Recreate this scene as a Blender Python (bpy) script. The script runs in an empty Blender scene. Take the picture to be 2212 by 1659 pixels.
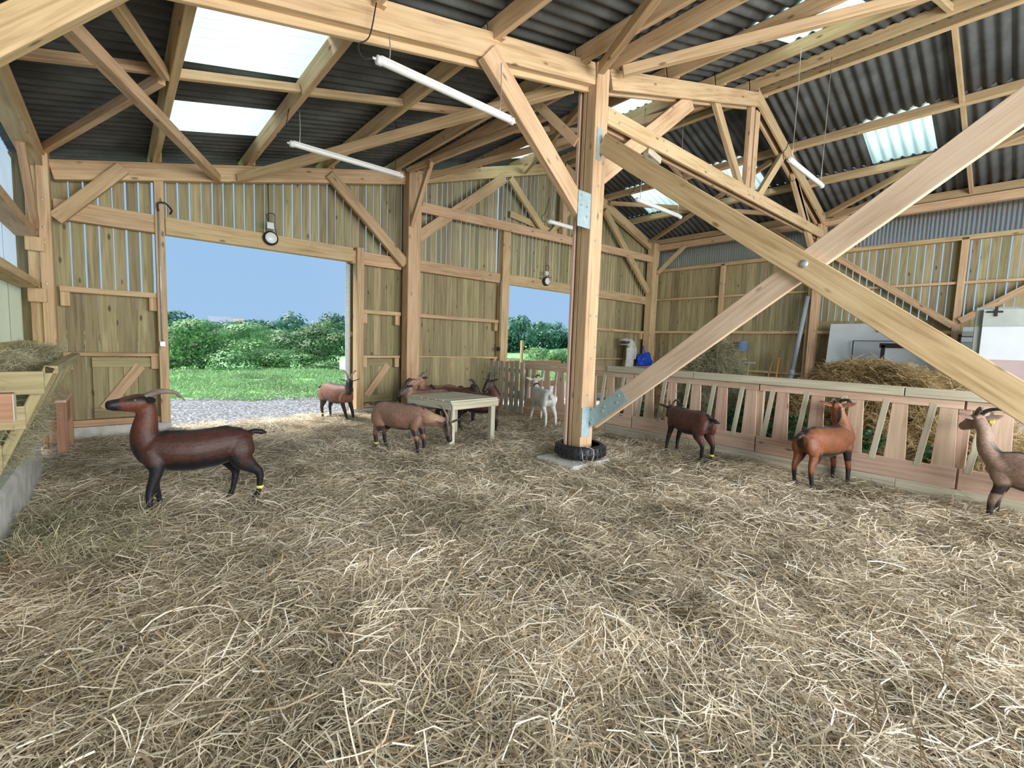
import bpy, math, random
import numpy as np
from mathutils import Vector, Matrix, Euler, noise as mnoise
random.seed(7); rng = np.random.default_rng(7)
SC = bpy.context.scene
COL = SC.collection
V = Vector

# ------------------------------------------------------------------ camera
cam_d = bpy.data.cameras.new('camera'); cam = bpy.data.objects.new('camera', cam_d); COL.objects.link(cam)
cam_d.sensor_fit = 'HORIZONTAL'; cam_d.sensor_width = 36.0; cam_d.lens = 983.7 / 2212 * 36.0
cam_d.clip_start = 0.05; cam_d.clip_end = 800
Rm = Matrix(((0.75703875, 0.03087513, -0.65264007, 0), (-0.6524805, 0.08782923, -0.75269863, 0),
             (0.03408121, 0.99565695, 0.08663555, 0), (0, 0, 0, 1)))
cam.matrix_world = Matrix.Translation((0, 0, 1.6)) @ Rm
SC.camera = cam

# ------------------------------------------------------------------ world, sun, exposure
W = bpy.data.worlds.new('world'); SC.world = W; W.use_nodes = True
wn = W.node_tree; wn.nodes.clear()
def wnode(t, **k):
    n = wn.nodes.new(t)
    for a, b in k.items(): setattr(n, a, b)
    return n
w_tc = wnode('ShaderNodeTexCoord'); w_sep = wnode('ShaderNodeSeparateXYZ'); w_r = wnode('ShaderNodeValToRGB')
w_bg = wnode('ShaderNodeBackground'); w_out = wnode('ShaderNodeOutputWorld')
w_n = wnode('ShaderNodeTexNoise'); w_m = wnode('ShaderNodeMix', data_type='RGBA'); w_m.blend_type = 'MIX'
w_n.inputs['Scale'].default_value = 2.2; w_n.inputs['Detail'].default_value = 4
wn.links.new(w_tc.outputs['Generated'], w_sep.inputs[0]); wn.links.new(w_sep.outputs['Z'], w_r.inputs[0])
wn.links.new(w_tc.outputs['Generated'], w_n.inputs['Vector'])
cr = w_r.color_ramp
cr.elements[0].position = 0.0; cr.elements[0].color = (0.40, 0.62, 0.90, 1)
cr.elements[1].position = 0.55; cr.elements[1].color = (0.30, 0.56, 0.95, 1)
w_mr = wnode('ShaderNodeMapRange'); w_mr.inputs[1].default_value = 0.45; w_mr.inputs[2].default_value = 0.75
w_mr.inputs[3].default_value = 0.0; w_mr.inputs[4].default_value = 0.35
wn.links.new(w_n.outputs['Fac'], w_mr.inputs[0]); wn.links.new(w_mr.outputs[0], w_m.inputs[0])
wn.links.new(w_r.outputs[0], w_m.inputs[6]); w_m.inputs[7].default_value = (0.55, 0.72, 0.92, 1)
wn.links.new(w_m.outputs[2], w_bg.inputs[0]); w_bg.inputs[1].default_value = 0.76
wn.links.new(w_bg.outputs[0], w_out.inputs[0])

def sun(name, az, el, strength, angle, color):
    l = bpy.data.lights.new(name, 'SUN'); l.energy = strength; l.angle = math.radians(angle); l.color = color
    o = bpy.data.objects.new(name, l); COL.objects.link(o)
    d = V((math.cos(math.radians(el)) * math.cos(math.radians(az)), math.cos(math.radians(el)) * math.sin(math.radians(az)), math.sin(math.radians(el))))
    o.rotation_euler = d.to_track_quat('Z', 'Y').to_euler(); o.location = d * 40
    return o
sun('veiled_sun', 138, 56, 9.0, 26, (1.0, 0.97, 0.92))

def area(name, loc, look, sx, sy, power, color=(1, 1, 1)):
    l = bpy.data.lights.new(name, 'AREA'); l.shape = 'RECTANGLE'; l.size = sx; l.size_y = sy; l.energy = power; l.color = color
    o = bpy.data.objects.new(name, l); COL.objects.link(o); o.location = loc
    o.rotation_euler = (V(look) - V(loc)).to_track_quat('-Z', 'Y').to_euler()
    return o
# fill lamp added behind the camera to brighten the interior, front assumed open
area('front_fill', (4.9, -5.5, 2.35), (5.6, 4, 0.1), 11, 3.8, 1650, (1.0, 0.985, 0.96))
SC.view_settings.view_transform = 'Standard'; SC.view_settings.look = 'None'
SC.view_settings.gamma = 1.0; SC.view_settings.use_curve_mapping = False
SC.view_settings.exposure = 0.28
SC.cycles.use_denoising = True
SC.cycles.max_bounces = 8; SC.cycles.diffuse_bounces = 4; SC.cycles.transparent_max_bounces = 12
SC.cycles.sample_clamp_indirect = 6

# ------------------------------------------------------------------ materials
def mat(name):
    m = bpy.data.materials.new(name); m.use_nodes = True
    nt = m.node_tree; nt.nodes.clear()
    out = nt.nodes.new('ShaderNodeOutputMaterial'); b = nt.nodes.new('ShaderNodeBsdfPrincipled')
    nt.links.new(b.outputs[0], out.inputs[0])
    return m, nt, b, out
def nd(nt, t, **k):
    n = nt.nodes.new(t)
    for a, v in k.items():
        if a in n.inputs.keys(): n.inputs[a].default_value = v
        else: setattr(n, a, v)
    return n
def ramp(nt, fac, stops):
    r = nt.nodes.new('ShaderNodeValToRGB'); e = r.color_ramp.elements
    while len(e) < len(stops): e.new(0.5)
    for i, (p, c) in enumerate(stops): e[i].position = p; e[i].color = (*c, 1)
    nt.links.new(fac, r.inputs[0]); return r
def mixc(nt, fac, a, b, mode='MIX'):
    m = nt.nodes.new('ShaderNodeMix'); m.data_type = 'RGBA'; m.blend_type = mode
    for i, v in ((0, fac), (6, a), (7, b)):
        if hasattr(v, 'is_linked') or hasattr(v, 'links'): nt.links.new(v, m.inputs[i])
        elif i == 0: m.inputs[0].default_value = v
        else: m.inputs[i].default_value = (*v, 1)
    return m.outputs[2]
def maprange(nt, v, a, b, c, d):
    m = nt.nodes.new('ShaderNodeMapRange')
    nt.links.new(v, m.inputs[0])
    for i, x in enumerate((a, b, c, d)): m.inputs[i + 1].default_value = x
    return m.outputs[0]

def wood(name, dark, mid, light, knots=0.75, var=0.16, rough=0.7, green=None):
    m, nt, b, out = mat(name)
    tc = nd(nt, 'ShaderNodeTexCoord'); oi = nd(nt, 'ShaderNodeObjectInfo')
    add = nd(nt, 'ShaderNodeVectorMath', operation='MULTIPLY_ADD')
    nt.links.new(oi.outputs['Random'], add.inputs[0]); add.inputs[1].default_value = (37, 11, 23)
    nt.links.new(tc.outputs['Object'], add.inputs[2])
    mp = nd(nt, 'ShaderNodeMapping'); mp.inputs['Scale'].default_value = (1.3, 26, 26)
    nt.links.new(add.outputs[0], mp.inputs[0])
    n1 = nd(nt, 'ShaderNodeTexNoise'); n1.inputs['Scale'].default_value = 1.0; n1.inputs['Detail'].default_value = 5; n1.inputs['Distortion'].default_value = 0.6
    nt.links.new(mp.outputs[0], n1.inputs[0])
    c = ramp(nt, n1.outputs['Fac'], [(0.30, dark), (0.5, mid), (0.72, light)]).outputs[0]
    mp2 = nd(nt, 'ShaderNodeMapping'); mp2.inputs['Scale'].default_value = (1.0, 3, 3)
    nt.links.new(add.outputs[0], mp2.inputs[0])
    n2 = nd(nt, 'ShaderNodeTexNoise'); n2.inputs['Scale'].default_value = 1.4; n2.inputs['Detail'].default_value = 2
    nt.links.new(mp2.outputs[0], n2.inputs[0])
    c = mixc(nt, maprange(nt, n2.outputs['Fac'], 0.35, 0.7, 0, 0.55), c, green or light, 'MIX')
    # knots
    mp3 = nd(nt, 'ShaderNodeMapping'); mp3.inputs['Scale'].default_value = (2.1, 5.5, 5.5)
    nt.links.new(add.outputs[0], mp3.inputs[0])
    vo = nd(nt, 'ShaderNodeTexVoronoi'); vo.inputs['Scale'].default_value = 1.0
    nt.links.new(mp3.outputs[0], vo.inputs['Vector'])
    k = maprange(nt, vo.outputs['Distance'], 0.06, 0.13, knots, 0)
    c = mixc(nt, k, c, tuple(x * 0.33 for x in dark))
    # piece to piece variation
    hs = nd(nt, 'ShaderNodeHueSaturation')
    nt.links.new(c, hs.inputs['Color'])
    nt.links.new(maprange(nt, oi.outputs['Random'], 0, 1, 1 - var, 1 + var), hs.inputs['Value'])
    rr = nd(nt, 'ShaderNodeMath', operation='FRACT'); ml = nd(nt, 'ShaderNodeMath', operation='MULTIPLY'); ml.inputs[1].default_value = 13.7
    nt.links.new(oi.outputs['Random'], ml.inputs[0]); nt.links.new(ml.outputs[0], rr.inputs[0])
    nt.links.new(maprange(nt, rr.outputs[0], 0, 1, 0.488, 0.512), hs.inputs['Hue'])
    nt.links.new(hs.outputs[0], b.inputs['Base Color'])
    b.inputs['Roughness'].default_value = rough; b.inputs['Specular IOR Level'].default_value = 0.25
    bp = nd(nt, 'ShaderNodeBump'); bp.inputs['Strength'].default_value = 0.18; bp.inputs['Distance'].default_value = 0.01
    nt.links.new(n1.outputs['Fac'], bp.inputs['Height']); nt.links.new(bp.outputs[0], b.inputs['Normal'])
    return m
M = {}
M['beam'] = wood('frame_timber', (0.35, 0.225, 0.115), (0.51, 0.355, 0.195), (0.63, 0.465, 0.28), var=0.10)
M['pink'] = wood('pink_larch', (0.43, 0.29, 0.20), (0.58, 0.41, 0.30), (0.69, 0.53, 0.41), var=0.08)
M['board'] = wood('treated_board', (0.20, 0.165, 0.085), (0.32, 0.265, 0.14), (0.42, 0.36, 0.21), var=0.24, knots=0.85, green=(0.32, 0.29, 0.155))
M['pale'] = wood('pale_treated', (0.36, 0.33, 0.23), (0.51, 0.47, 0.35), (0.62, 0.58, 0.45), var=0.10, green=(0.48, 0.485, 0.385))
M['redwood'] = wood('reddish_timber', (0.20, 0.105, 0.06), (0.31, 0.17, 0.10), (0.40, 0.24, 0.15), var=0.08)

def plain(name, col, rough=0.6, metal=0.0, spec=0.4, bump=0.0, bscale=30, var=0.0, vscale=3.0):
    m, nt, b, out = mat(name)
    b.inputs['Roughness'].default_value = rough; b.inputs['Metallic'].default_value = metal; b.inputs['Specular IOR Level'].default_value = spec
    tc = nd(nt, 'ShaderNodeTexCoord')
    n = nd(nt, 'ShaderNodeTexNoise'); n.inputs['Scale'].default_value = vscale; n.inputs['Detail'].default_value = 6
    nt.links.new(tc.outputs['Object'], n.inputs[0])
    v = var or 0.06
    r = ramp(nt, n.outputs['Fac'], [(0.3, tuple(x * (1 - v) for x in col)), (0.7, tuple(min(1, x * (1 + v)) for x in col))])
    nt.links.new(r.outputs[0], b.inputs['Base Color'])
    if bump:
        n2 = nd(nt, 'ShaderNodeTexNoise'); n2.inputs['Scale'].default_value = bscale; n2.inputs['Detail'].default_value = 5
        nt.links.new(tc.outputs['Object'], n2.inputs[0])
        bp = nd(nt, 'ShaderNodeBump'); bp.inputs['Strength'].default_value = bump; bp.inputs['Distance'].default_value = 0.02
        nt.links.new(n2.outputs['Fac'], bp.inputs['Height']); nt.links.new(bp.outputs[0], b.inputs['Normal'])
    return m
M['steel'] = plain('galvanised_steel', (0.52, 0.56, 0.58), 0.42, 0.6, 0.5, var=0.12, vscale=20)
M['plate'] = plain('zinc_plate', (0.40, 0.52, 0.54), 0.45, 0.35, 0.5, var=0.12, vscale=14)
M['concrete'] = plain('pale_concrete', (0.50, 0.50, 0.46), 0.9, bump=0.4, var=0.22, vscale=6)
M['rubber'] = plain('black_rubber', (0.016, 0.017, 0.020), 0.42, spec=0.5, bump=0.5, bscale=40, var=0.3)
M['lampgrey'] = plain('lamp_housing', (0.62, 0.63, 0.60), 0.4)
M['diffuser'] = plain('lamp_diffuser', (0.72, 0.73, 0.70), 0.28, spec=0.5)
M['cable'] = plain('black_cable', (0.015, 0.015, 0.017), 0.5)
M['chain'] = plain('steel_chain', (0.45, 0.45, 0.43), 0.4, 0.7)
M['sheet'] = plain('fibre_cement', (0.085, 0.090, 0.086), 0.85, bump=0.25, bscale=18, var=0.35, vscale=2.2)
M['panelwhite'] = plain('white_cold_room_panel', (0.58, 0.62, 0.65), 0.5, var=0.05)
M['panelgreen'] = plain('greenish_panel_edge', (0.36, 0.40, 0.36), 0.6, var=0.12)
M['panelpink'] = plain('brownish_board', (0.42, 0.33, 0.32), 0.7, var=0.08)
M['black'] = plain('black_trim', (0.02, 0.02, 0.022), 0.5)
M['bluecloth'] = plain('blue_tarp', (0.015, 0.07, 0.50), 0.45, bump=0.5, bscale=9, var=0.3, vscale=8)
M['bluepail'] = plain('blue_plastic', (0.16, 0.24, 0.42), 0.4, var=0.15)
M['whitecloth'] = plain('white_cotton', (0.60, 0.60, 0.56), 0.85, bump=0.4, bscale=12, var=0.15, vscale=9)
M['pvc'] = plain('grey_pvc', (0.30, 0.34, 0.38), 0.45, var=0.1)
M['orange'] = plain('orange_handle', (0.62, 0.27, 0.06), 0.5)
M['yellow'] = plain('yellow_band', (0.75, 0.72, 0.10), 0.5)
M['horn'] = plain('horn', (0.20, 0.165, 0.125), 0.5, bump=0.5, bscale=60, var=0.35, vscale=14)
M['horndark'] = plain('dark_horn', (0.07, 0.058, 0.05), 0.45, bump=0.5, bscale=60, var=0.35, vscale=14)
M['hoof'] = plain('hoof', (0.03, 0.028, 0.025), 0.5)
M['eye'] = plain('goat_eye', (0.10, 0.06, 0.015), 0.12, spec=0.8)
M['roofslate'] = plain('blue_slate', (0.16, 0.20, 0.26), 0.6)
M['rooftile'] = plain('brown_tile', (0.34, 0.20, 0.13), 0.8)
M['render'] = plain('stone_wall', (0.42, 0.38, 0.32), 0.9)
M['trunk'] = plain('bark', (0.12, 0.09, 0.06), 0.9, bump=0.6)

def fur_mat():
    m, nt, b, out = mat('goat_fur')
    at = nd(nt, 'ShaderNodeAttribute', attribute_name='fur'); tc = nd(nt, 'ShaderNodeTexCoord')
    mp = nd(nt, 'ShaderNodeMapping'); mp.inputs['Scale'].default_value = (40, 90, 60); nt.links.new(tc.outputs['Object'], mp.inputs[0])
    n = nd(nt, 'ShaderNodeTexNoise'); n.inputs['Scale'].default_value = 1.0; n.inputs['Detail'].default_value = 4; nt.links.new(mp.outputs[0], n.inputs[0])
    n2 = nd(nt, 'ShaderNodeTexNoise'); n2.inputs['Scale'].default_value = 6; n2.inputs['Detail'].default_value = 3; nt.links.new(tc.outputs['Object'], n2.inputs[0])
    c = mixc(nt, 1.0, at.outputs['Color'], ramp(nt, n.outputs['Fac'], [(0.3, (0.7, 0.7, 0.7)), (0.7, (1.2, 1.2, 1.2))]).outputs[0], 'MULTIPLY')
    c = mixc(nt, 1.0, c, ramp(nt, n2.outputs['Fac'], [(0.3, (0.82, 0.82, 0.82)), (0.7, (1.15, 1.15, 1.15))]).outputs[0], 'MULTIPLY')
    nt.links.new(c, b.inputs['Base Color']); b.inputs['Roughness'].default_value = 0.5; b.inputs['Specular IOR Level'].default_value = 0.35
    b.inputs['Sheen Weight'].default_value = 0.10; b.inputs['Sheen Roughness'].default_value = 0.4
    bp = nd(nt, 'ShaderNodeBump'); bp.inputs['Strength'].default_value = 0.35; bp.inputs['Distance'].default_value = 0.006
    nt.links.new(n.outputs['Fac'], bp.inputs['Height']); nt.links.new(bp.outputs[0], b.inputs['Normal'])
    return m
M['fur'] = fur_mat()

def translucent(name, col, trans, thin, rough=0.5, gloss=0.08):
    m = bpy.data.materials.new(name); m.use_nodes = True; nt = m.node_tree; nt.nodes.clear()
    out = nd(nt, 'ShaderNodeOutputMaterial'); a = nd(nt, 'ShaderNodeBsdfTranslucent'); d = nd(nt, 'ShaderNodeBsdfDiffuse')
    t = nd(nt, 'ShaderNodeBsdfTransparent'); g = nd(nt, 'ShaderNodeBsdfGlossy'); g.inputs['Roughness'].default_value = rough
    a.inputs['Color'].default_value = (*col, 1); d.inputs['Color'].default_value = (*col, 1)
    t.inputs['Color'].default_value = (*thin, 1)
    m1 = nd(nt, 'ShaderNodeMixShader'); m1.inputs[0].default_value = 0.75
    nt.links.new(d.outputs[0], m1.inputs[1]); nt.links.new(a.outputs[0], m1.inputs[2])
    m2 = nd(nt, 'ShaderNodeMixShader'); m2.inputs[0].default_value = trans
    nt.links.new(m1.outputs[0], m2.inputs[1]); nt.links.new(t.outputs[0], m2.inputs[2])
    m3 = nd(nt, 'ShaderNodeMixShader'); m3.inputs[0].default_value = gloss
    nt.links.new(m2.outputs[0], m3.inputs[1]); nt.links.new(g.outputs[0], m3.inputs[2])
    nt.links.new(m3.outputs[0], out.inputs[0]); return m
M['skylight'] = translucent('skylight_sheet', (0.72, 0.83, 0.78), 0.30, (0.86, 0.97, 0.93))
M['sidelight'] = translucent('side_light_sheet', (0.55, 0.62, 0.68), 0.35, (0.9, 0.96, 1.0))
M['clearsheet'] = translucent('clear_sheet', (0.30, 0.31, 0.27), 0.14, (0.82, 0.86, 0.84), 0.14, 0.45)
M['greensheet'] = translucent('green_sheet', (0.52, 0.53, 0.45), 0.15, (0.8, 0.9, 0.8), 0.5, 0.04)

def straw_mat(name, stops, patch=(0.72, 1.12), pscale=1.1, transl=0.2, ovar=0.13):
    m = bpy.data.materials.new(name); m.use_nodes = True; nt = m.node_tree; nt.nodes.clear()
    out = nd(nt, 'ShaderNodeOutputMaterial')
    at = nd(nt, 'ShaderNodeAttribute', attribute_name='tone'); oi = nd(nt, 'ShaderNodeObjectInfo')
    geo = nd(nt, 'ShaderNodeNewGeometry')
    c = ramp(nt, at.outputs['Fac'], stops).outputs[0]
    n = nd(nt, 'ShaderNodeTexNoise'); n.inputs['Scale'].default_value = pscale; n.inputs['Detail'].default_value = 4
    nt.links.new(geo.outputs['Position'], n.inputs[0])
    lo, hi = patch
    c = mixc(nt, 1.0, c, ramp(nt, n.outputs['Fac'], [(0.32, (lo, lo * 0.97, lo * 0.88)), (0.66, (hi, hi, hi))]).outputs[0], 'MULTIPLY')
    vv = maprange(nt, oi.outputs['Random'], 0, 1, 1 - ovar, 1 + ovar)
    hs = nd(nt, 'ShaderNodeHueSaturation'); nt.links.new(vv, hs.inputs['Value']); nt.links.new(c, hs.inputs['Color']); c = hs.outputs[0]
    d = nd(nt, 'ShaderNodeBsdfPrincipled'); d.inputs['Roughness'].default_value = 0.55; d.inputs['Specular IOR Level'].default_value = 0.35
    nt.links.new(c, d.inputs['Base Color'])
    t = nd(nt, 'ShaderNodeBsdfTranslucent'); nt.links.new(c, t.inputs[0])
    mx = nd(nt, 'ShaderNodeMixShader'); mx.inputs[0].default_value = transl
    nt.links.new(d.outputs[0], mx.inputs[1]); nt.links.new(t.outputs[0], mx.inputs[2]); nt.links.new(mx.outputs[0], out.inputs[0])
    return m
M['straw'] = straw_mat('straw', [(0.0, (0.34, 0.25, 0.15)), (0.3, (0.58, 0.485, 0.34)), (0.65, (0.78, 0.70, 0.55)), (1.0, (0.95, 0.91, 0.80))], patch=(0.62, 1.15))
M['hay'] = straw_mat('green_hay', [(0.0, (0.22, 0.21, 0.12)), (0.5, (0.42, 0.40, 0.26)), (1.0, (0.66, 0.63, 0.47))])
M['goldhay'] = straw_mat('golden_hay', [(0.0, (0.22, 0.14, 0.06)), (0.5, (0.42, 0.31, 0.15)), (1.0, (0.60, 0.48, 0.27))])
M['grass'] = straw_mat('meadow_grass', [(0.0, (0.16, 0.30, 0.12)), (0.6, (0.26, 0.46, 0.20)), (1.0, (0.40, 0.55, 0.26))], pscale=0.4)
M['leaf'] = straw_mat('dark_leaves', [(0.0, (0.02, 0.07, 0.025)), (0.6, (0.05, 0.14, 0.05)), (1.0, (0.10, 0.22, 0.09))], pscale=2)
M['tree'] = straw_mat('tree_leaves', [(0.0, (0.07, 0.17, 0.06)), (0.6, (0.15, 0.31, 0.12)), (1.0, (0.28, 0.46, 0.20))], pscale=0.3, transl=0.25, ovar=0.3)
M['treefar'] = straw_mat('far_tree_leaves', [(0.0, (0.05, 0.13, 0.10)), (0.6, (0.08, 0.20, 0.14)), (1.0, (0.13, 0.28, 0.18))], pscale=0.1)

def ground_mat(name, kind):
    m, nt, b, out = mat(name)
    geo = nd(nt, 'ShaderNodeNewGeometry'); b.inputs['Roughness'].default_value = 0.95; b.inputs['Specular IOR Level'].default_value = 0.15
    if kind == 'gravel':
        v = nd(nt, 'ShaderNodeTexVoronoi'); v.inputs['Scale'].default_value = 16; nt.links.new(geo.outputs['Position'], v.inputs['Vector'])
        c = ramp(nt, v.outputs['Color'], [(0.1, (0.15, 0.16, 0.18)), (0.45, (0.26, 0.27, 0.28)), (0.9, (0.40, 0.40, 0.40))]).outputs[0]
        e = maprange(nt, v.outputs['Distance'], 0.35, 0.62, 0, 0.75)
        c = mixc(nt, e, c, (0.06, 0.06, 0.07))
        nt.links.new(c, b.inputs['Base Color'])
        bp = nd(nt, 'ShaderNodeBump'); bp.inputs['Strength'].default_value = 0.9; bp.inputs['Distance'].default_value = 0.03; bp.invert = True
        nt.links.new(v.outputs['Distance'], bp.inputs['Height']); nt.links.new(bp.outputs[0], b.inputs['Normal'])
    else:
        n = nd(nt, 'ShaderNodeTexNoise'); n.inputs['Scale'].default_value = {'field': 0.05, 'grass': 0.5, 'bed': 5, 'slab': 3}[kind]; n.inputs['Detail'].default_value = 8
        nt.links.new(geo.outputs['Position'], n.inputs[0])
        st = {'field': [(0.35, (0.17, 0.36, 0.16)), (0.65, (0.30, 0.50, 0.20))], 'grass': [(0.3, (0.17, 0.30, 0.12)), (0.7, (0.34, 0.48, 0.22))],
              'bed': [(0.3, (0.18, 0.13, 0.07)), (0.7, (0.42, 0.33, 0.19))], 'slab': [(0.3, (0.30, 0.28, 0.24)), (0.7, (0.45, 0.42, 0.36))]}[kind]
        c = ramp(nt, n.outputs['Fac'], st).outputs[0]
        nt.links.new(c, b.inputs['Base Color'])
    return m
for k in ('gravel', 'field', 'grass', 'bed', 'slab'): M['g_' + k] = ground_mat('ground_' + k, k)

# ------------------------------------------------------------------ helpers
def link(name, me, parent=None, m=None):
    o = bpy.data.objects.new(name, me); COL.objects.link(o)
    if m is not None: me.materials.clear(); me.materials.append(M[m] if isinstance(m, str) else m)
    if parent is not None: o.parent = parent
    return o
def thing(name, label, cat, loc=(0, 0, 0), group=None, rz=0.0):
    o = bpy.data.objects.new(name, None); COL.objects.link(o); o.location = loc; o.rotation_euler = (0, 0, rz); o.empty_display_size = 0.1
    o['label'] = label; o['category'] = cat
    if group: o['group'] = group
    return o
def tag(o, label, cat, group=None, kind=None):
    o['label'] = label; o['category'] = cat
    if group: o['group'] = group
    if kind: o['kind'] = kind
    return o
def struct(name, loc=(0, 0, 0)):
    o = bpy.data.objects.new(name, None); COL.objects.link(o); o.location = loc; o['kind'] = 'structure'; o.empty_display_size = 0.1
    return o
def rawmesh(name, v, f, smooth=False):
    me = bpy.data.meshes.new(name); me.from_pydata([tuple(x) for x in v], [], f); me.update()
    if smooth:
        me.polygons.foreach_set('use_smooth', [True] * len(me.polygons))
    return me
_boxcache = {}
def boxmesh(dx, dy, dz, ch=0.004, taper=None):
    key = (round(dx, 3), round(dy, 3), round(dz, 3), ch, taper)
    if key in _boxcache: return _boxcache[key]
    c = min(ch, dx * .3, dy * .3, dz * .3); vs = []; idx = {}
    for sx in (-1, 1):
        for sy in (-1, 1):
            for sz in (-1, 1):
                for ax in range(3):
                    p = [sx * (dx / 2 - c), sy * (dy / 2 - c), sz * (dz / 2 - c)]
                    s = (sx, sy, sz)[ax]; p[ax] = s * (dx, dy, dz)[ax] / 2
                    if taper:   # narrow the +x end in y
                        t = 1 + (taper - 1) * (p[0] / dx + .5); p[1] *= t
                    idx[(sx, sy, sz, ax)] = len(vs); vs.append(p)
    fs = []
    S = (-1, 1)
    for ax in range(3):
        o1, o2 = [a for a in range(3) if a != ax]
        for s in S:
            q = []
            for a, b in ((-1, -1), (1, -1), (1, 1), (-1, 1)):
                k = [0, 0, 0]; k[ax] = s; k[o1] = a; k[o2] = b; q.append(idx[(*k, ax)])
            fs.append(q)
        for a in S:
            for b in S:
                q = []
                for s, axx in ((-1, o1), (1, o1), (1, o2), (-1, o2)):
                    k = [0, 0, 0]; k[ax] = s; k[o1] = a; k[o2] = b; q.append(idx[(*k, axx)])
                fs.append(q)
    for sx in S:
        for sy in S:
            for sz in S: fs.append([idx[(sx, sy, sz, a)] for a in range(3)])
    me = bpy.data.meshes.new('bx'); me.from_pydata(vs, [], fs)
    import bmesh
    bm = bmesh.new(); bm.from_mesh(me); bmesh.ops.recalc_face_normals(bm, faces=bm.faces); bm.to_mesh(me); bm.free()
    _boxcache[key] = me; return me
_matmesh = {}
def withmat(me, m):
    k = (me.name, m)
    if k not in _matmesh:
        c = me.copy(); c.materials.append(M[m]); _matmesh[k] = c
    return _matmesh[k]
def place(o, parent, Mx):
    if parent is not None:
        o.parent = parent; P = Matrix.Translation(parent.location) @ parent.rotation_euler.to_matrix().to_4x4()
        pp = parent.parent
        while pp is not None:
            P = Matrix.Translation(pp.location) @ pp.rotation_euler.to_matrix().to_4x4() @ P; pp = pp.parent
        Mx = P.inverted() @ Mx
    o.matrix_basis = Mx
def beam(name, parent, p, q, w, h, m, up=(0, 0, 1), ch=0.005, taper=None, ext=0.0):
    """timber from p to q; h is its depth along `up`, w across"""
    p = V(p); q = V(q); x = (q - p); L = x.length; x.normalize()
    if ext: p = p - x * ext; q = q + x * ext; L += 2 * ext
    z = V(up); z = (z - x * z.dot(x))
    if z.length < 1e-4: z = V((0, 1, 0)) - x * x.y
    z.normalize(); y = z.cross(x)
    me = withmat(boxmesh(L, w, h, ch, taper), m)
    o = bpy.data.objects.new(name, me); COL.objects.link(o)
    R = Matrix((x, y, z)).transposed().to_4x4()
    place(o, parent, Matrix.Translation((p + q) / 2) @ R)
    return o
def block(name, parent, lo, hi, m, axis=None, ch=0.004):
    """axis-aligned box from two corners, its long side along local X"""
    lo = V(lo); hi = V(hi); d = hi - lo; c = (lo + hi) / 2
    a = axis if axis is not None else max(range(3), key=lambda i: d[i])
    e = V((0, 0, 0)); e[a] = d[a] / 2
    if a == 2: return beam(name, parent, c - e, c + e, d[0], d[1], m, up=(0, 1, 0), ch=ch)
    if a == 0: return beam(name, parent, c - e, c + e, d[1], d[2], m, ch=ch)
    return beam(name, parent, c - e, c + e, d[0], d[2], m, ch=ch)
def frames(pts):
    n = len(pts); T = []
    for i in range(n):
        a = pts[max(0, i - 1)]; b = pts[min(n - 1, i + 1)]; t = (b - a)
        T.append(t.normalized() if t.length > 1e-9 else V((0, 0, 1)))
    return T
def loft(pts, rx, ry, seg=14, up=None, closed_ends=True):
    """closed tube with elliptical rings: rx along the side axis, ry along the 'up' axis"""
    pts = [V(p) for p in pts]; T = frames(pts); vs = []; fs = []
    u = V(up) if up else V((0, 0, 1))
    if abs(T[0].dot(u)) > .95 and not up: u = V((1, 0, 0))
    pu = None
    for i, p in enumerate(pts):
        a = (pu if pu is not None else u); a = a - T[i] * a.dot(T[i]); a.normalize(); pu = a
        s = T[i].cross(a)
        for k in range(seg):
            t = 2 * math.pi * k / seg
            vs.append(p + s * (rx[i] * math.cos(t)) + a * (ry[i] * math.sin(t)))
    n = len(pts)
    for i in range(n - 1):
        for k in range(seg):
            k2 = (k + 1) % seg
            fs.append([i * seg + k, i * seg + k2, (i + 1) * seg + k2, (i + 1) * seg + k])
    if closed_ends:
        vs.append(pts[0]); vs.append(pts[-1]); c0 = len(vs) - 2; c1 = c0 + 1
        for k in range(seg):
            k2 = (k + 1) % seg
            fs.append([c0, k2, k]); fs.append([c1, (n - 1) * seg + k, (n - 1) * seg + k2])
    return vs, fs
def merge(parts):
    vs = []; fs = []
    for v, f in parts:
        o = len(vs); vs += list(v); fs += [[i + o for i in q] for q in f]
    return vs, fs
def crom(P, n=5):
    P = [np.array(p, float) for p in P]; out = []
    for i in range(len(P) - 1):
        a = P[max(0, i - 1)]; b = P[i]; c = P[i + 1]; d = P[min(len(P) - 1, i + 2)]
        for k in range(n):
            t = k / n
            out.append(0.5 * ((2 * b) + (-a + c) * t + (2 * a - 5 * b + 4 * c - d) * t * t + (-a + 3 * b - 3 * c + d) * t ** 3))
    out.append(P[-1]); return out
def tube(name, parent, pts, r, m, seg=8, smooth=True):
    rr = r if isinstance(r, (list, tuple)) else [r] * len(pts)
    v, f = loft(pts, rr, rr, seg)
    me = rawmesh(name, v, f, smooth)
    o = link(name, me, None, m)
    place(o, parent, Matrix.Identity(4))
    return o
def loftobj(name, parent, pts, rx, ry, m, seg=14, up=None):
    v, f = loft(pts, rx, ry, seg, up); o = link(name, rawmesh(name, v, f, True), None, m); place(o, parent, Matrix.Identity(4)); return o
def copytree(o, parent=None):
    c = o.copy(); COL.objects.link(c)
    if parent is not None: c.parent = parent
    for ch in list(o.children): copytree(ch, c)
    return c

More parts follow.
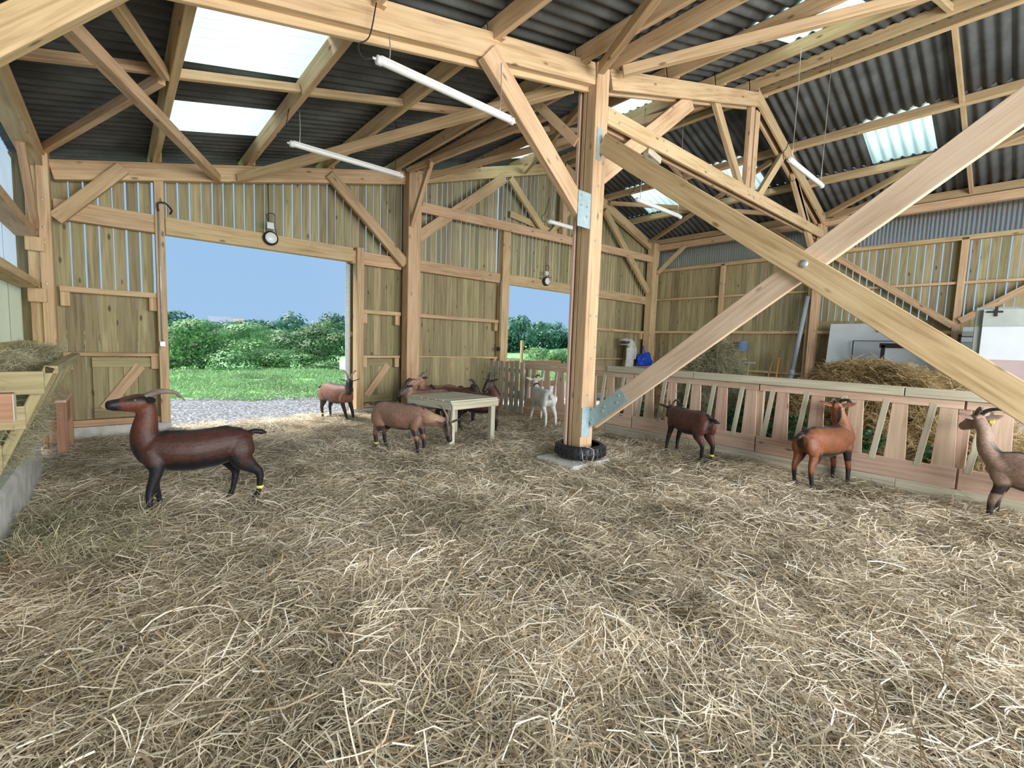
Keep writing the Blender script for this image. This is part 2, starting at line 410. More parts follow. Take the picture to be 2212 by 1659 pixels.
def rtop(x):
    """height of the top of the rafters"""
    if x < 4.85: return 5.18 + 0.235 * (x - 4.85)
    if x < 9.52: return 5.18 + 0.315 * (x - 4.85)
    return 5.18 + 0.315 * (14.19 - x)
PH = 0.18   # purlin depth
def hfloor(x, y):
    """relief of the straw bed"""
    return (0.022 * np.sin(6.3 * x + 3.1 * y) * np.cos(5.2 * y - 4.4 * x) + 0.034 * np.sin(1.7 * x + 0.6 * y) * np.cos(1.3 * y - 0.5 * x) + 0.018 * np.sin(4.1 * x - 2.3 * y + 1) +
            0.014 * np.sin(5.3 * y + 2.9 * x) + 0.010 * np.sin(9.1 * x + 7.3 * y))

# ------------------------------------------------------------------ floor and outside ground
def grid(name, x0, x1, y0, y1, nx, ny, fn, m, kind='structure'):
    xs = np.linspace(x0, x1, nx); ys = np.linspace(y0, y1, ny); X, Y = np.meshgrid(xs, ys); Z = fn(X, Y)
    v = np.stack([X, Y, Z], -1).reshape(-1, 3)
    f = [[j * nx + i, j * nx + i + 1, (j + 1) * nx + i + 1, (j + 1) * nx + i] for j in range(ny - 1) for i in range(nx - 1)]
    me = bpy.data.meshes.new(name); me.from_pydata(v.tolist(), [], f); me.polygons.foreach_set('use_smooth', [True] * len(f)); me.update()
    o = link(name, me, None, m)
    if kind: o['kind'] = kind
    return o
grid('floor', -1.0, 7.05, -3.5, 9.32, 110, 160, lambda x, y: hfloor(x, y) - 0.03, 'g_bed')
block('floor', None, (7.05, -3.5, -0.12), (14.4, 9.3, -0.02), 'g_slab')['kind'] = 'structure'
grid('gravel_yard', -14, 34, 9.32, 14.2, 60, 16, lambda x, y: -0.04 + 0.02 * np.sin(2 * x) * np.sin(3 * y), 'g_gravel')
grid('gravel_yard', -14, -1.2, -14, 9.32, 6, 6, lambda x, y: -0.05 + 0 * x, 'g_gravel')
grid('gravel_yard', 14.5, 34, -14, 9.32, 6, 6, lambda x, y: -0.05 + 0 * x, 'g_gravel')
grid('gravel_yard', -1.2, 14.5, -16, -3.5, 6, 6, lambda x, y: -0.06 + 0 * x, 'g_gravel')
def terrain(x, y):
    r = np.hypot(x, y)
    z = np.interp(r, [0, 22, 30, 42, 62, 95, 130, 175, 300], [-0.03, -0.05, -1.0, -2.0, -2.2, -0.8, 1.6, 3.2, 4.0])
    return z + 0.25 * np.sin(x * .05) * np.cos(y * .04) * np.clip((r - 30) / 40, 0, 1)
grid('grass_field', -60, 240, 13.9, 300, 120, 110, terrain, 'g_field')

# ------------------------------------------------------------------ clump instancing (stuff)
def strand_mesh(name, n, R, L, wd, m, seed, zspread=0.02, tilt=0.25, bend=0.25, align=None):
    g = np.random.default_rng(seed)
    k = 4                                            # points per strand
    a = g.uniform(0, 2 * np.pi, n) if align is None else g.normal(align, 0.45, n)
    el = g.normal(0, tilt, n); ll = g.uniform(L[0], L[1], n)
    rad = R * np.sqrt(g.uniform(0, 1, n)); ph = g.uniform(0, 2 * np.pi, n)
    c = np.stack([rad * np.cos(ph), rad * np.sin(ph), g.uniform(0, 1, n) ** 1.3 * zspread], -1)
    d = np.stack([np.cos(a) * np.cos(el), np.sin(a) * np.cos(el), np.sin(el)], -1)
    s = np.stack([-np.sin(a), np.cos(a), np.zeros(n)], -1)
    roll = g.normal(0, 0.6, n)[:, None]; upv = np.cross(d, s)
    wv = s * np.cos(roll) + upv * np.sin(roll)
    bd = g.normal(0, bend, n)[:, None]; bz = g.normal(0, bend * .5, n)[:, None]
    w = g.uniform(wd[0], wd[1], n)[:, None]
    V_ = np.zeros((n, k, 2, 3))
    for i in range(k):
        t = i / (k - 1) - .5
        off = d * (t * ll[:, None]) + s * (bd * ll[:, None] * (t * t * 2)) - np.array([0, 0, 1.]) * (np.abs(bz) * ll[:, None] * (t * t * 2))
        V_[:, i, 0] = c + off - wv * w * .5; V_[:, i, 1] = c + off + wv * w * .5
    v = V_.reshape(-1, 3)
    base = (np.arange(n) * k * 2)[:, None, None]
    q = np.array([[2 * i, 2 * i + 1, 2 * i + 3, 2 * i + 2] for i in range(k - 1)])[None] + base
    q = q.reshape(-1, 4)
    me = bpy.data.meshes.new(name); me.vertices.add(len(v)); me.vertices.foreach_set('co', v.ravel())
    me.loops.add(q.size); me.loops.foreach_set('vertex_index', q.ravel())
    me.polygons.add(len(q)); me.polygons.foreach_set('loop_start', np.arange(0, q.size, 4)); me.update(calc_edges=True)
    tone = np.repeat(np.clip(g.normal(0.5, 0.25, n), 0, 1), k - 1)
    at = me.attributes.new('tone', 'FLOAT', 'FACE'); at.data.foreach_set('value', tone)
    me.materials.append(M[m]); return me
def clump_collection(name, meshes):
    c = bpy.data.collections.new(name)
    for i, me in enumerate(meshes):
        o = bpy.data.objects.new('%s_%02d' % (name, i), me); c.objects.link(o)
    return c
def scatter(name, coll, pos, rot, scl, label, cat, top=True, parent=None, m=None):
    me = bpy.data.meshes.new(name); me.vertices.add(len(pos)); me.vertices.foreach_set('co', np.asarray(pos, float).ravel())
    a = me.attributes.new('rot', 'FLOAT_VECTOR', 'POINT'); a.data.foreach_set('vector', np.asarray(rot, float).ravel())
    a = me.attributes.new('scl', 'FLOAT', 'POINT'); a.data.foreach_set('value', np.asarray(scl, float).ravel())
    me.update()
    o = bpy.data.objects.new(name, me); COL.objects.link(o)
    if m: me.materials.append(M[m])
    ng = bpy.data.node_groups.new(name, 'GeometryNodeTree')
    ng.interface.new_socket('Geometry', in_out='INPUT', socket_type='NodeSocketGeometry'); ng.interface.new_socket('Geometry', in_out='OUTPUT', socket_type='NodeSocketGeometry')
    N = ng.nodes; gi = N.new('NodeGroupInput'); go = N.new('NodeGroupOutput'); ip = N.new('GeometryNodeInstanceOnPoints')
    ci = N.new('GeometryNodeCollectionInfo'); ci.inputs['Collection'].default_value = coll; ci.inputs['Separate Children'].default_value = True; ci.inputs['Reset Children'].default_value = True
    ar = N.new('GeometryNodeInputNamedAttribute'); ar.data_type = 'FLOAT_VECTOR'; ar.inputs['Name'].default_value = 'rot'
    asx = N.new('GeometryNodeInputNamedAttribute'); asx.data_type = 'FLOAT'; asx.inputs['Name'].default_value = 'scl'
    rv = N.new('FunctionNodeRandomValue'); rv.data_type = 'INT'; rv.inputs['Min'].default_value = 0; rv.inputs['Max'].default_value = 50
    er = N.new('FunctionNodeEulerToRotation')
    ng.links.new(gi.outputs[0], ip.inputs['Points']); ng.links.new(ci.outputs[0], ip.inputs['Instance']); ip.inputs['Pick Instance'].default_value = True
    iv = [s for s in rv.outputs if s.type == 'INT'][0]
    # integer min / max sockets
    for s in rv.inputs:
        if s.type == 'INT' and s.name == 'Min': s.default_value = 0
        if s.type == 'INT' and s.name == 'Max': s.default_value = 50
    ng.links.new(iv, ip.inputs['Instance Index'])
    ng.links.new(ar.outputs[0], er.inputs[0]); ng.links.new(er.outputs[0], ip.inputs['Rotation']); ng.links.new(asx.outputs[0], ip.inputs['Scale'])
    ng.links.new(ip.outputs[0], go.inputs[0])
    md = o.modifiers.new('scatter', 'NODES'); md.node_group = ng
    o['kind'] = 'stuff'
    if parent is None: o['label'] = label; o['category'] = cat
    else: o.parent = parent
    return o

straw_near = clump_collection('straw_clump', [strand_mesh('straw_clump', 170, 0.26, (0.08, 0.28), (0.0020, 0.0050), 'straw', i, 0.045, 0.22, 0.30, None if i % 4 else 0.0) for i in range(8)])
straw_top = clump_collection('straw_stalk', [strand_mesh('straw_stalk', 26, 0.30, (0.12, 0.38), (0.0034, 0.0075), 'straw', 70 + i, 0.06, 0.26, 0.22) for i in range(6)])
straw_far = clump_collection('straw_tuft', [strand_mesh('straw_tuft', 130, 0.30, (0.10, 0.28), (0.0035, 0.0072), 'straw', 40 + i, 0.05, 0.2, 0.3, None if i % 2 else 0.0) for i in range(6)])
def keep(p):
    x, y = p[:, 0], p[:, 1]
    ok = (x > -0.62) & (x < 6.93) & (y > -1.2) & (y < np.where((x > .75) & (x < 3.5), 9.45 + .3 * np.sin(5 * x) * np.cos(2.3 * x), 9.05))
    ok &= ~((np.hypot(x - 4.80, y - 4.05) < .40))
    # inside the view, with a margin, seen from a step either side too
    ang = np.degrees(np.arctan2(x, y))
    ok &= (np.hypot(x, y) < 2.4) | ((ang > -12) & (ang < 100))
    return ok
def scatter_floor(name, n, lo, hi, coll, label):
    p = np.stack([rng.uniform(-0.7, 6.95, n), rng.uniform(-1.2, 9.8, n)], -1); r = np.hypot(p[:, 0], p[:, 1])
    p = p[keep(p) & (r >= lo) & (r < hi)]
    z = np.where(p[:, 1] > 9.2, -0.03, hfloor(p[:, 0], p[:, 1]) - 0.028)
    ls = rng.normal(0, .10, (len(p), 3)); ls[:, 2] = rng.uniform(0, 2 * np.pi, len(p))
    # swirling lay of the straw
    ls[:, 2] = 2.2 * np.sin(p[:, 0] * 1.1 + 2) + 1.9 * np.cos(p[:, 1] * 1.3) + rng.normal(0, .8, len(p))
    s = rng.uniform(.8, 1.25, len(p))
    if coll is straw_top: z = z + .02; ls[:, 2] = rng.uniform(0, 6.28, len(p))
    return scatter(name, coll, np.column_stack([p, z]), ls, s, label, 'straw')
scatter_floor('straw_bedding', 9000, 0.0, 4.2, straw_near, 'loose golden straw bedding covering the floor in the foreground')
scatter_floor('straw_bedding', 3200, 0.0, 6.0, straw_top, 'loose coarse stalks strewn on top of the straw bedding')
scatter_floor('straw_bedding', 4200, 4.2, 20, straw_far, 'trodden straw bedding between the goats and the back wall')
# spilled green hay, left, and by the trough
# ------------------------------------------------------------------ gable wall (wall_back)
YB = 9.30
wb = struct('wall_back', (0, YB, 0))
def board_run(parent, x0, x1, pitch, gap, zlo, zhi, y=YB, th=0.024, m='board', var=0.0):
    x = x0; i = 0
    while x < x1 - 0.02:
        p = pitch * (1 + random.uniform(-var, var)); w = min(p, x1 - x) - gap * random.uniform(.6, 1.35)
        if w > 0.03:
            zh = zhi(x + w / 2) if callable(zhi) else zhi
            if zh - zlo > .05:
                dy = random.choice((0, 0, 0.006, -0.005)) if gap < .004 else 0
                block('board', parent, (x, y + dy - th / 2, zlo), (x + w, y + dy + th / 2, zh + random.uniform(0, .01)), m, axis=2, ch=.002)
        x += p; i += 1
rb = lambda x: rtop(x) + 0.05
# left bay
board_run(wb, -0.62, 0.50, 0.157, 0.019, 2.18, rb)
board_run(wb, 0.50, 4.95, 0.157, 0.019, 3.16, rb)
board_run(wb, -1.04, 0.50, 0.20, 0.002, 0.17, 2.18, var=.25)
board_run(wb, -1.04, -.62, .14, .002, 2.18, lambda x: 3.95)
board_run(wb, 3.80, 4.95, 0.165, 0.002, 0.17, 3.16, var=.2)
# middle bay
board_run(wb, 4.95, 7.42, 0.135, 0.016, 3.16, rb, th=.018)
board_run(wb, 7.42, 14.42, 0.135, 0.019, 3.16, rb, th=.018)
board_run(wb, 4.95, 7.55, 0.16, 0.002, 0.25, 3.16, var=.2)
board_run(wb, 10.55, 14.42, 0.16, 0.002, 0.25, 3.16, var=.2)
board_run(wb, 5.02, 6.95, 0.20, 0.001, 0.05, 1.24, y=9.06, m='board', var=.3)
# plinths
block('plinth', wb, (-1.0, 9.12, -.1), (0.62, 9.40, 0.165), 'concrete')
block('plinth', wb, (3.62, 9.12, -.1), (7.62, 9.40, 0.165), 'concrete')
block('plinth', wb, (10.5, 9.12, -.1), (14.3, 9.40, 0.165), 'concrete')
block('threshold', wb, (0.62, 9.10, -.1), (3.62, 9.50, -0.03), 'concrete')
block('threshold', wb, (7.62, 9.10, -.1), (10.5, 9.75, 0.0), 'concrete')
# lintel beams and girts
block('lintel', wb, (-0.62, 9.10, 3.13), (0.50, 9.26, 3.40), 'beam')
block('lintel', wb, (0.62, 9.10, 3.13), (3.60, 9.26, 3.40), 'beam')
block('lintel', wb, (3.60, 9.12, 3.11), (4.66, 9.24, 3.36), 'beam')
block('lintel', wb, (5.0, 9.12, 3.14), (7.40, 9.26, 3.38), 'beam')
block('lintel', wb, (7.62, 9.12, 3.14), (10.5, 9.26, 3.40), 'beam')
block('lintel', wb, (10.5, 9.12, 3.14), (13.9, 9.26, 3.40), 'beam')
for x0, x1 in ((-.60, .50), (3.82, 4.66), (5.0, 7.40), (10.5, 13.9)):
    block('girt', wb, (x0, 9.12, 2.13), (x1, 9.27, 2.21), 'beam')
    block('girt', wb, (x0, 9.14, 1.22), (x1, 9.27, 1.27), 'beam')
    block('girt', wb, (x0, 9.16, 0.17), (x1, 9.27, 0.26), 'beam')
    for xx in (x0 + .05, x1 - .06):
        block('cleat', wb, (xx - .05, 9.15, 1.93), (xx + .05, 9.26, 2.13), 'beam', axis=2)
        block('cleat', wb, (xx - .05, 9.16, 1.02), (xx + .05, 9.26, 1.22), 'beam', axis=2)
block('gable_rail', wb, (-0.6, 9.14, 3.14), (-0.55, 9.2, 3.2), 'beam')
# door jambs
block('jamb', wb, (0.49, 9.06, 0.165), (0.61, 9.26, 4.06), 'beam')
block('jamb', wb, (3.66, 9.04, 0.165), (3.80, 9.26, 3.42), 'beam')
block('jamb', wb, (7.42, 9.06, 0.165), (7.66, 9.26, 4.50), 'beam')
block('jamb', wb, (10.50, 9.06, 0.165), (10.66, 9.26, 3.30), 'beam')
beam('rail', wb, (7.7, 9.18, 4.92), (10.4, 9.18, 4.62), .05, .16, 'beam')
# diagonal hatch doors either side of the left doorway
def hatch(n, x0, x1, z0, z1, flip):
    d = struct(n, ((x0 + x1) / 2, 9.2, z0))
    y = 9.235
    k = 4; w = (x1 - x0) / k
    for i in range(k): block('board', d, (x0 + i * w + .002, y, z0), (x0 + (i + 1) * w - .002, y + .02, z1), 'board', axis=2, ch=.002)
    block('rail', d, (x0, y - .03, z1 - .15), (x1, y, z1 - .01), 'board'); block('rail', d, (x0, y - .03, z0 + .01), (x1, y, z0 + .16), 'board')
    a, b = ((x0 + .12, x1 - .14) if not flip else (x0 + .08, x1 - .1))
    beam('brace', d, (a, y - .016, z0 + .14), (b, y - .016, z1 - .13), .03, .14, 'beam')
    return d
hatch('door_3', -0.30, 0.40, 0.27, 1.20, False)
hatch('door_4', 3.86, 4.52, 0.27, 1.20, True)
# parked sliding door outside the left doorway, its edge in view
d1 = struct('door_1', (4.6, 9.44, 0.1))
for i in range(8): block('board', d1, (3.66 + i * .28, 9.45, 0.14), (3.935 + i * .28, 9.475, 3.25), 'board', axis=2)
block('stile', d1, (3.58, 9.40, 0.10), (3.66, 9.475, 3.28), 'steel', axis=2); block('stile', d1, (5.9, 9.40, 0.10), (5.98, 9.475, 3.28), 'steel', axis=2)
for z in (.2, 1.65, 3.15): block('rail', d1, (3.66, 9.41, z), (5.9, 9.45, z + .1), 'beam')
block('track', d1, (0.3, 9.36, 3.28), (6.2, 9.42, 3.36), 'steel')
# gable rafters and gable braces
beam('rafter', wb, (-.62, 9.10, rtop(-.62) - .13), (4.70, 9.10, rtop(4.70) - .13), .14, .26, 'beam')
beam('rafter', wb, (4.98, 9.10, rtop(4.98) - .13), (9.52, 9.10, rtop(9.519) - .13), .14, .26, 'beam')
beam('rafter', wb, (9.52, 9.10, rtop(9.52) - .13), (14.1, 9.10, rtop(14.1) - .13), .14, .26, 'beam')
beam('knee_brace', wb, (-.60, 9.0, 3.10), (.14, 9.0, 3.97), .10, .17, 'beam')
beam('knee_brace', wb, (3.10, 9.0, 4.66), (4.68, 9.0, 3.22), .10, .20, 'beam')
beam('knee_brace', wb, (4.98, 9.02, 3.84), (7.35, 9.02, 5.68), .10, .23, 'beam')
beam('tie_beam', wb, (5.0, 8.98, 4.47), (13.9, 8.98, 4.66), .08, .22, 'beam')
beam('web', wb, (7.55, 9.04, 5.72), (8.85, 9.04, 4.62), .08, .18, 'beam')
beam('web', wb, (9.52, 9.04, 6.35), (9.52, 9.04, 4.65), .16, .18, 'beam', up=(1, 0, 0))
beam('web', wb, (11.2, 9.04, 5.85), (10.1, 9.04, 4.66), .08, .16, 'beam')
beam('knee_brace', wb, (11.3, 9.02, 5.75), (13.85, 9.02, 3.55), .10, .20, 'beam')
beam('brace', wb, (9.0, 9.06, 4.6), (10.3, 9.06, 5.9), .06, .12, 'beam')

# ------------------------------------------------------------------ posts
def bolt_heads(parent, pts, face):
    for p in pts:
        p = V(p); d = V(face)
        tube('bolt', parent, [p, p + d * .012, p + d * .013], [.014, .014, .006], 'steel', 8)
def post(label, x0, x1, y0, y1, z0, z1, extra=None):
    t = thing('timber_post', label, 'post', ((x0 + x1) / 2, (y0 + y1) / 2, z0))
    block('shaft', t, (x0, y0, z0), (x1, y1, z1), 'beam', axis=2, ch=.008)
    return t
pc = post('corner timber post where the left wall meets the back wall', -.87, -.63, 8.92, 9.12, 0, 4.05)
block('side_plank', pc, (-.75, 8.84, 0), (-.63, 8.92, 4.0), 'beam', axis=2)
bolt_heads(pc, [(-.70, 8.84, z) for z in (3.75, 3.3, 2.95, 2.75, 2.2)], (0, -1, 0))
pg = post('timber post of the back wall between the two open doorways', 4.68, 4.98, 8.86, 9.12, 0, 5.12)
pm = post('big centre timber post standing in the black tyre', 4.71, 4.96, 3.98, 4.14, .06, 5.20)
block('side_plank', pm, (4.71, 4.15, .06), (4.93, 4.20, 5.1), 'beam', axis=2)
block('side_plank', pm, (4.70, 4.235, .06), (4.90, 4.28, 4.95), 'pink', axis=2)
bolt_heads(pm, [(4.80 + dx, 3.98, z) for z, dx in ((.95, 0), (1.45, .05), (2.02, 0), (2.02, .12), (2.3, .12), (1.6, .13), (3.0, .02), (3.4, .1), (3.7, .03), (4.0, .1))], (0, -1, 0))
pr = post('timber post of the right wall behind the crossing braces', 14.04, 14.30, 3.98, 4.22, 0, 5.2)
block('side_plank', pr, (13.92, 4.02, 0), (14.04, 4.10, 5.0), 'beam', axis=2)
post('timber post in the far right corner of the barn', 13.90, 14.24, 8.88, 9.14, 0, 5.2)
post('timber post of the left wall nearest the camera', -.87, -.63, 3.98, 4.22, 0, 4.0)
post('timber post carrying the near end of the crossing braces', 4.72, 4.98, -1.12, -.86, 0, 5.2)
post('timber post of the right wall beside the front bay', 14.04, 14.30, -1.1, -.86, 0, 5.2)

# crossing braces
xb = thing('cross_brace', 'pair of long planks bolted in a cross right of the centre post', 'brace', (4.86, 1.5, 0.4))
beam('plank', xb, (4.84, 3.96, 4.24), (4.84, -.90, .60), .06, .23, 'beam')
beam('plank', xb, (4.90, 3.94, .60), (4.90, -.90, 4.26), .06, .23, 'pink')
tube('bolt_washer', xb, [(4.808, 1.5, 2.43), (4.800, 1.5, 2.43), (4.795, 1.5, 2.43)], [.036, .036, .012], 'steel', 16)
beam('steel_bracket', xb, (4.862, 3.97, .60), (4.862, 3.42, 1.015), .008, .20, 'plate', ch=.001)
beam('steel_bracket', xb, (4.80, 3.972, .38), (4.80, 3.972, .78), .18, .008, 'plate', up=(0, 1, 0), ch=.001)
bolt_heads(xb, [(4.858, 3.50, .99), (4.858, 3.52, .90), (4.858, 3.72, .82), (4.858, 3.74, .76), (4.858, 3.9, .62)], (-1, 0, 0))
beam('steel_bracket', xb, (4.80, 3.975, 4.02), (4.80, 3.975, 4.42), .10, .01, 'plate', up=(0, 1, 0), ch=.001)

# ------------------------------------------------------------------ centre frame
tr = thing('roof_truss', 'timber roof truss with king post and webs right of the centre post', 'truss', (9.5, 4.1, 4.5))
for dy in (-.075, .075):
    beam('rafter', tr, (5.0, 4.08 + dy, rtop(5.0) - .13), (9.60, 4.08 + dy, rtop(9.6) - .13), .05, .25, 'beam')
    beam('rafter', tr, (9.45, 4.08 + dy, rtop(9.52) - .12), (14.2, 4.08 + dy, rtop(14.2) - .13), .05, .25, 'beam')
    beam('bottom_chord', tr, (4.96, 4.08 + dy, 4.64), (14.1, 4.08 + dy, 4.74), .05, .22, 'beam')
beam('knee_brace', tr, (4.96, 4.08, 3.90), (7.15, 4.08, 5.62), .08, .26, 'beam')
beam('knee_brace', tr, (14.05, 4.08, 3.90), (11.9, 4.08, 5.62), .08, .22, 'beam')
beam('web', tr, (7.95, 4.08, 5.95), (9.25, 4.08, 4.72), .08, .17, 'beam')
beam('web', tr, (11.15, 4.08, 5.92), (9.95, 4.08, 4.72), .08, .17, 'beam')
beam('web', tr, (11.8, 4.08, 5.75), (13.2, 4.08, 4.74), .08, .17, 'beam')
beam('king_post', tr, (9.42, 4.08, 6.35), (9.42, 4.08, 4.65), .09, .16, 'beam', up=(1, 0, 0))
beam('king_post', tr, (9.66, 4.08, 6.32), (9.66, 4.08, 4.65), .09, .18, 'beam', up=(1, 0, 0))
beam('packing_block', tr, (6.0, 4.08, 4.52), (6.35, 4.08, 4.46), .10, .10, 'pale')
for x, dz in ((5.1, .05), (5.2, -.04), (6.3, .06), (6.4, -.05), (9.3, .04), (9.6, -.03), (9.9, .04)):
    bolt_heads(tr, [(x, 3.98, 4.65 + dz)], (0, -1, 0))
lf = thing('roof_rafter', 'large rafter running from the left wall to the centre post', 'rafter', (2, 4.08, 4))
beam('timber', lf, (-.62, 4.08, 3.87), (4.72, 4.08, 5.07), .14, .26, 'beam')
beam('timber', lf, (-.3, 4.13, 3.79), (4.70, 4.13, 4.93), .05, .10, 'beam')
kb = thing('knee_brace', 'knee brace from the rafter down to the centre post with steel plate', 'brace', (4.3, 4.0, 3.2))
beam('timber', kb, (2.98, 4.02, 4.60), (4.60, 4.02, 3.28), .10, .24, 'beam')
beam('steel_plate', kb, (4.55, 3.962, 3.56), (4.55, 3.962, 3.12), .008, .24, 'plate', up=(1, 0, 0), ch=.001)
bolt_heads(kb, [(4.48, 3.957, 3.5), (4.48, 3.957, 3.38), (4.6, 3.957, 3.38), (4.6, 3.957, 3.26)], (0, -1, 0))
k2 = thing('knee_brace', 'thick knee brace crossing the top left corner of the picture', 'brace', (-.2, 4.1, 3.1))
beam('timber', k2, (-.64, 4.12, 3.09), (.22, 4.12, 4.04), .12, .19, 'beam')
pl2 = thing('knee_brace', 'yellowish brace behind the centre post going up to a purlin', 'brace', (4.7, 4.6, 4.2))
beam('timber', pl2, (4.72, 4.28, 4.30), (4.62, 5.10, 5.12), .08, .12, 'beam')
k3 = thing('knee_brace', 'short brace rising from the back wall post to a purlin', 'brace', (4.7, 8.3, 4.1))
beam('timber', k3, (4.74, 8.86, 4.02), (4.66, 7.95, 5.05), .08, .12, 'beam')

# ------------------------------------------------------------------ ceiling: purlins, sheets, skylights
ce = struct('ceiling', (6.7, 4, 4))
PX = [-0.72, 0.50, 1.76, 3.08, 4.44, 5.02, 6.48, 7.98, 9.32, 9.72, 11.42, 12.78, 14.22]
for x in PX:
    zb = rtop(x)
    s = 0.235 if x < 4.85 else (0.315 if x < 9.52 else -0.315)
    for y0, y1 in ((-1.3, 4.08), (4.10, 9.55)):
        d = 0.16 if x > 4.9 else 0.14
        beam('purlin', ce, (x, y0, zb + PH / 2), (x, y1, zb + PH / 2), .08 if x > 0 else .10, PH, 'beam', up=(-s, 0, 1))
        for yy in ((4.0,) if y0 < 0 else (8.98,)):
            beam('cleat', ce, (x + .065, yy, zb + .005), (x + .065, yy, zb + .15), .05, .12, 'beam', up=(0, 1, 0))
for yb, xs in ((6.0, PX[:5]), (6.6, PX[5:9]), (1.3, PX[5:9]), (6.6, PX[9:]), (1.3, PX[9:]), (1.3, PX[:5])):
    for a, b in zip(xs[:-1], xs[1:]):
        beam('blocking', ce, (a + .04, yb, rtop(a) + .07), (b - .04, yb, rtop(b) + .07), .07, .09, 'beam')
def wb_(p, q, w=.07, h=.11, name='wind_brace'):
    beam(name, ce, p, q, w, h, 'beam')
wb_((-.70, 8.95, 3.96), (.42, 6.06, 4.16)); wb_((-.10, 4.25, 4.0), (.44, 5.95, 4.16))
wb_((-.42, 4.2, 3.74), (1.30, 8.98, 4.13), .11, .12)
wb_((1.62, 8.98, 4.20), (4.50, 4.2, 4.90), .10, .12)
wb_((4.60, 8.7, 5.06), (5.30, 5.4, 5.24)); wb_((5.1, 8.9, 5.1), (8.0, 4.3, 5.95)); wb_((5.1, 4.3, 5.15), (7.9, 8.9, 5.95))
wb_((4.62, 3.85, 5.02), (2.6, 0.6, 4.55), .09, .12); wb_((5.05, 3.85, 5.16), (8.6, -.5, 6.2), .09, .12)
wb_((13.7, 8.9, 5.22), (11.4, 4.4, 5.95)); wb_((13.7, 4.4, 5.22), (11.4, 8.9, 5.95))
wb_((13.75, 3.8, 5.18), (11.4, .2, 5.92), .08, .12); wb_((13.95, 3.75, 5.08), (12.1, .2, 5.70), .07, .10)
# corrugated sheets
NC = 6
PITCH = 0.177
SW = NC * PITCH
def corrug(name, L, amp=0.026, per=8, ncor=NC, pitch=PITCH, thick=0.006):
    n = ncor * per + 1; v = []; f = []
    for side in (0, 1):
        for i in range(n):
            y = i * pitch / per; z = amp * math.cos(2 * math.pi * y / pitch) + (thick if side else 0)
            v += [(0, y, z), (L, y, z)]
    o = 2 * n
    for i in range(n - 1):
        f.append([2 * i, 2 * i + 2, 2 * i + 3, 2 * i + 1]); f.append([o + 2 * i, o + 2 * i + 1, o + 2 * i + 3, o + 2 * i + 2])
        f.append([2 * i, o + 2 * i, o + 2 * i + 2, 2 * i + 2]); f.append([2 * i + 1, 2 * i + 3, o + 2 * i + 3, o + 2 * i + 1])
    return rawmesh(name, v, f, True)
strips = [(-1.05, .54, 1), (.50, 1.80, 1), (1.76, 3.12, 1), (3.08, 4.48, 1), (4.44, 5.08, 1), (5.02, 6.52, 1), (6.48, 8.02, 1), (7.98, 9.60, 1),
          (14.75, 12.74, -1), (12.78, 11.38, -1), (11.42, 9.46, -1)]
SKY = {1: [(5.02,), (7.14,)], 6: [(1.95,), (5.13,), (8.1,)], 9: [(1.75,), (4.95,), (7.4,)]}
smesh = {}
rows = [-1.40 + i * (SW) for i in range(11)]
for si, (xa, xb_, dr) in enumerate(strips):
    def zt(x): 
        return rtop(min(max(x, -1.2), 14.9)) + PH + .030
    za, zb2 = zt(xa), zt(xb_)
    if si == 4: za, zb2 = rtop(4.44) + PH + .03, rtop(5.02) + PH + .045
    dx = xb_ - xa; dz = zb2 - za; L = math.hypot(dx, dz); key = round(L, 3)
    if key not in smesh:
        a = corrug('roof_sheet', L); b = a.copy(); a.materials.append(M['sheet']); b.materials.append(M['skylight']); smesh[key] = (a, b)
    ux = V((dx, 0, dz)).normalized(); uy = V((0, 1, 0)); uz = ux.cross(uy)
    if uz.z < 0: uz = -uz
    lifts = .012 * (si % 2)
    y = -1.40
    skys = [s[0] for s in SKY.get(si, [])]
    # a row of sheets, with the light sheets at their own places
    spans = []
    cur = -1.40
    for s0 in sorted(skys): 
        while cur + SW <= s0 + .02: spans.append((cur, 0)); cur += SW
        if s0 - cur > .08: spans.append((s0 - SW, 0))
        spans.append((s0, 1)); cur = s0 + SW
    while cur < 9.55: spans.append((cur, 0)); cur += SW
    for k, (y0, sk) in enumerate(spans):
        me = smesh[key][sk]
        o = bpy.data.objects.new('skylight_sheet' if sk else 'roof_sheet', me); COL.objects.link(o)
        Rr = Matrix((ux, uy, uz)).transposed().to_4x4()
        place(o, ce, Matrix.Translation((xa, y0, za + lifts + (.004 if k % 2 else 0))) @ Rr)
# ridge capping
beam('ridge_cap', ce, (9.40, -1.4, 6.86), (9.40, 9.6, 6.86), .34, .02, 'sheet', up=(-.305, 0, 1)); beam('ridge_cap', ce, (9.68, -1.4, 6.855), (9.68, 9.6, 6.855), .34, .02, 'sheet', up=(.305, 0, 1))

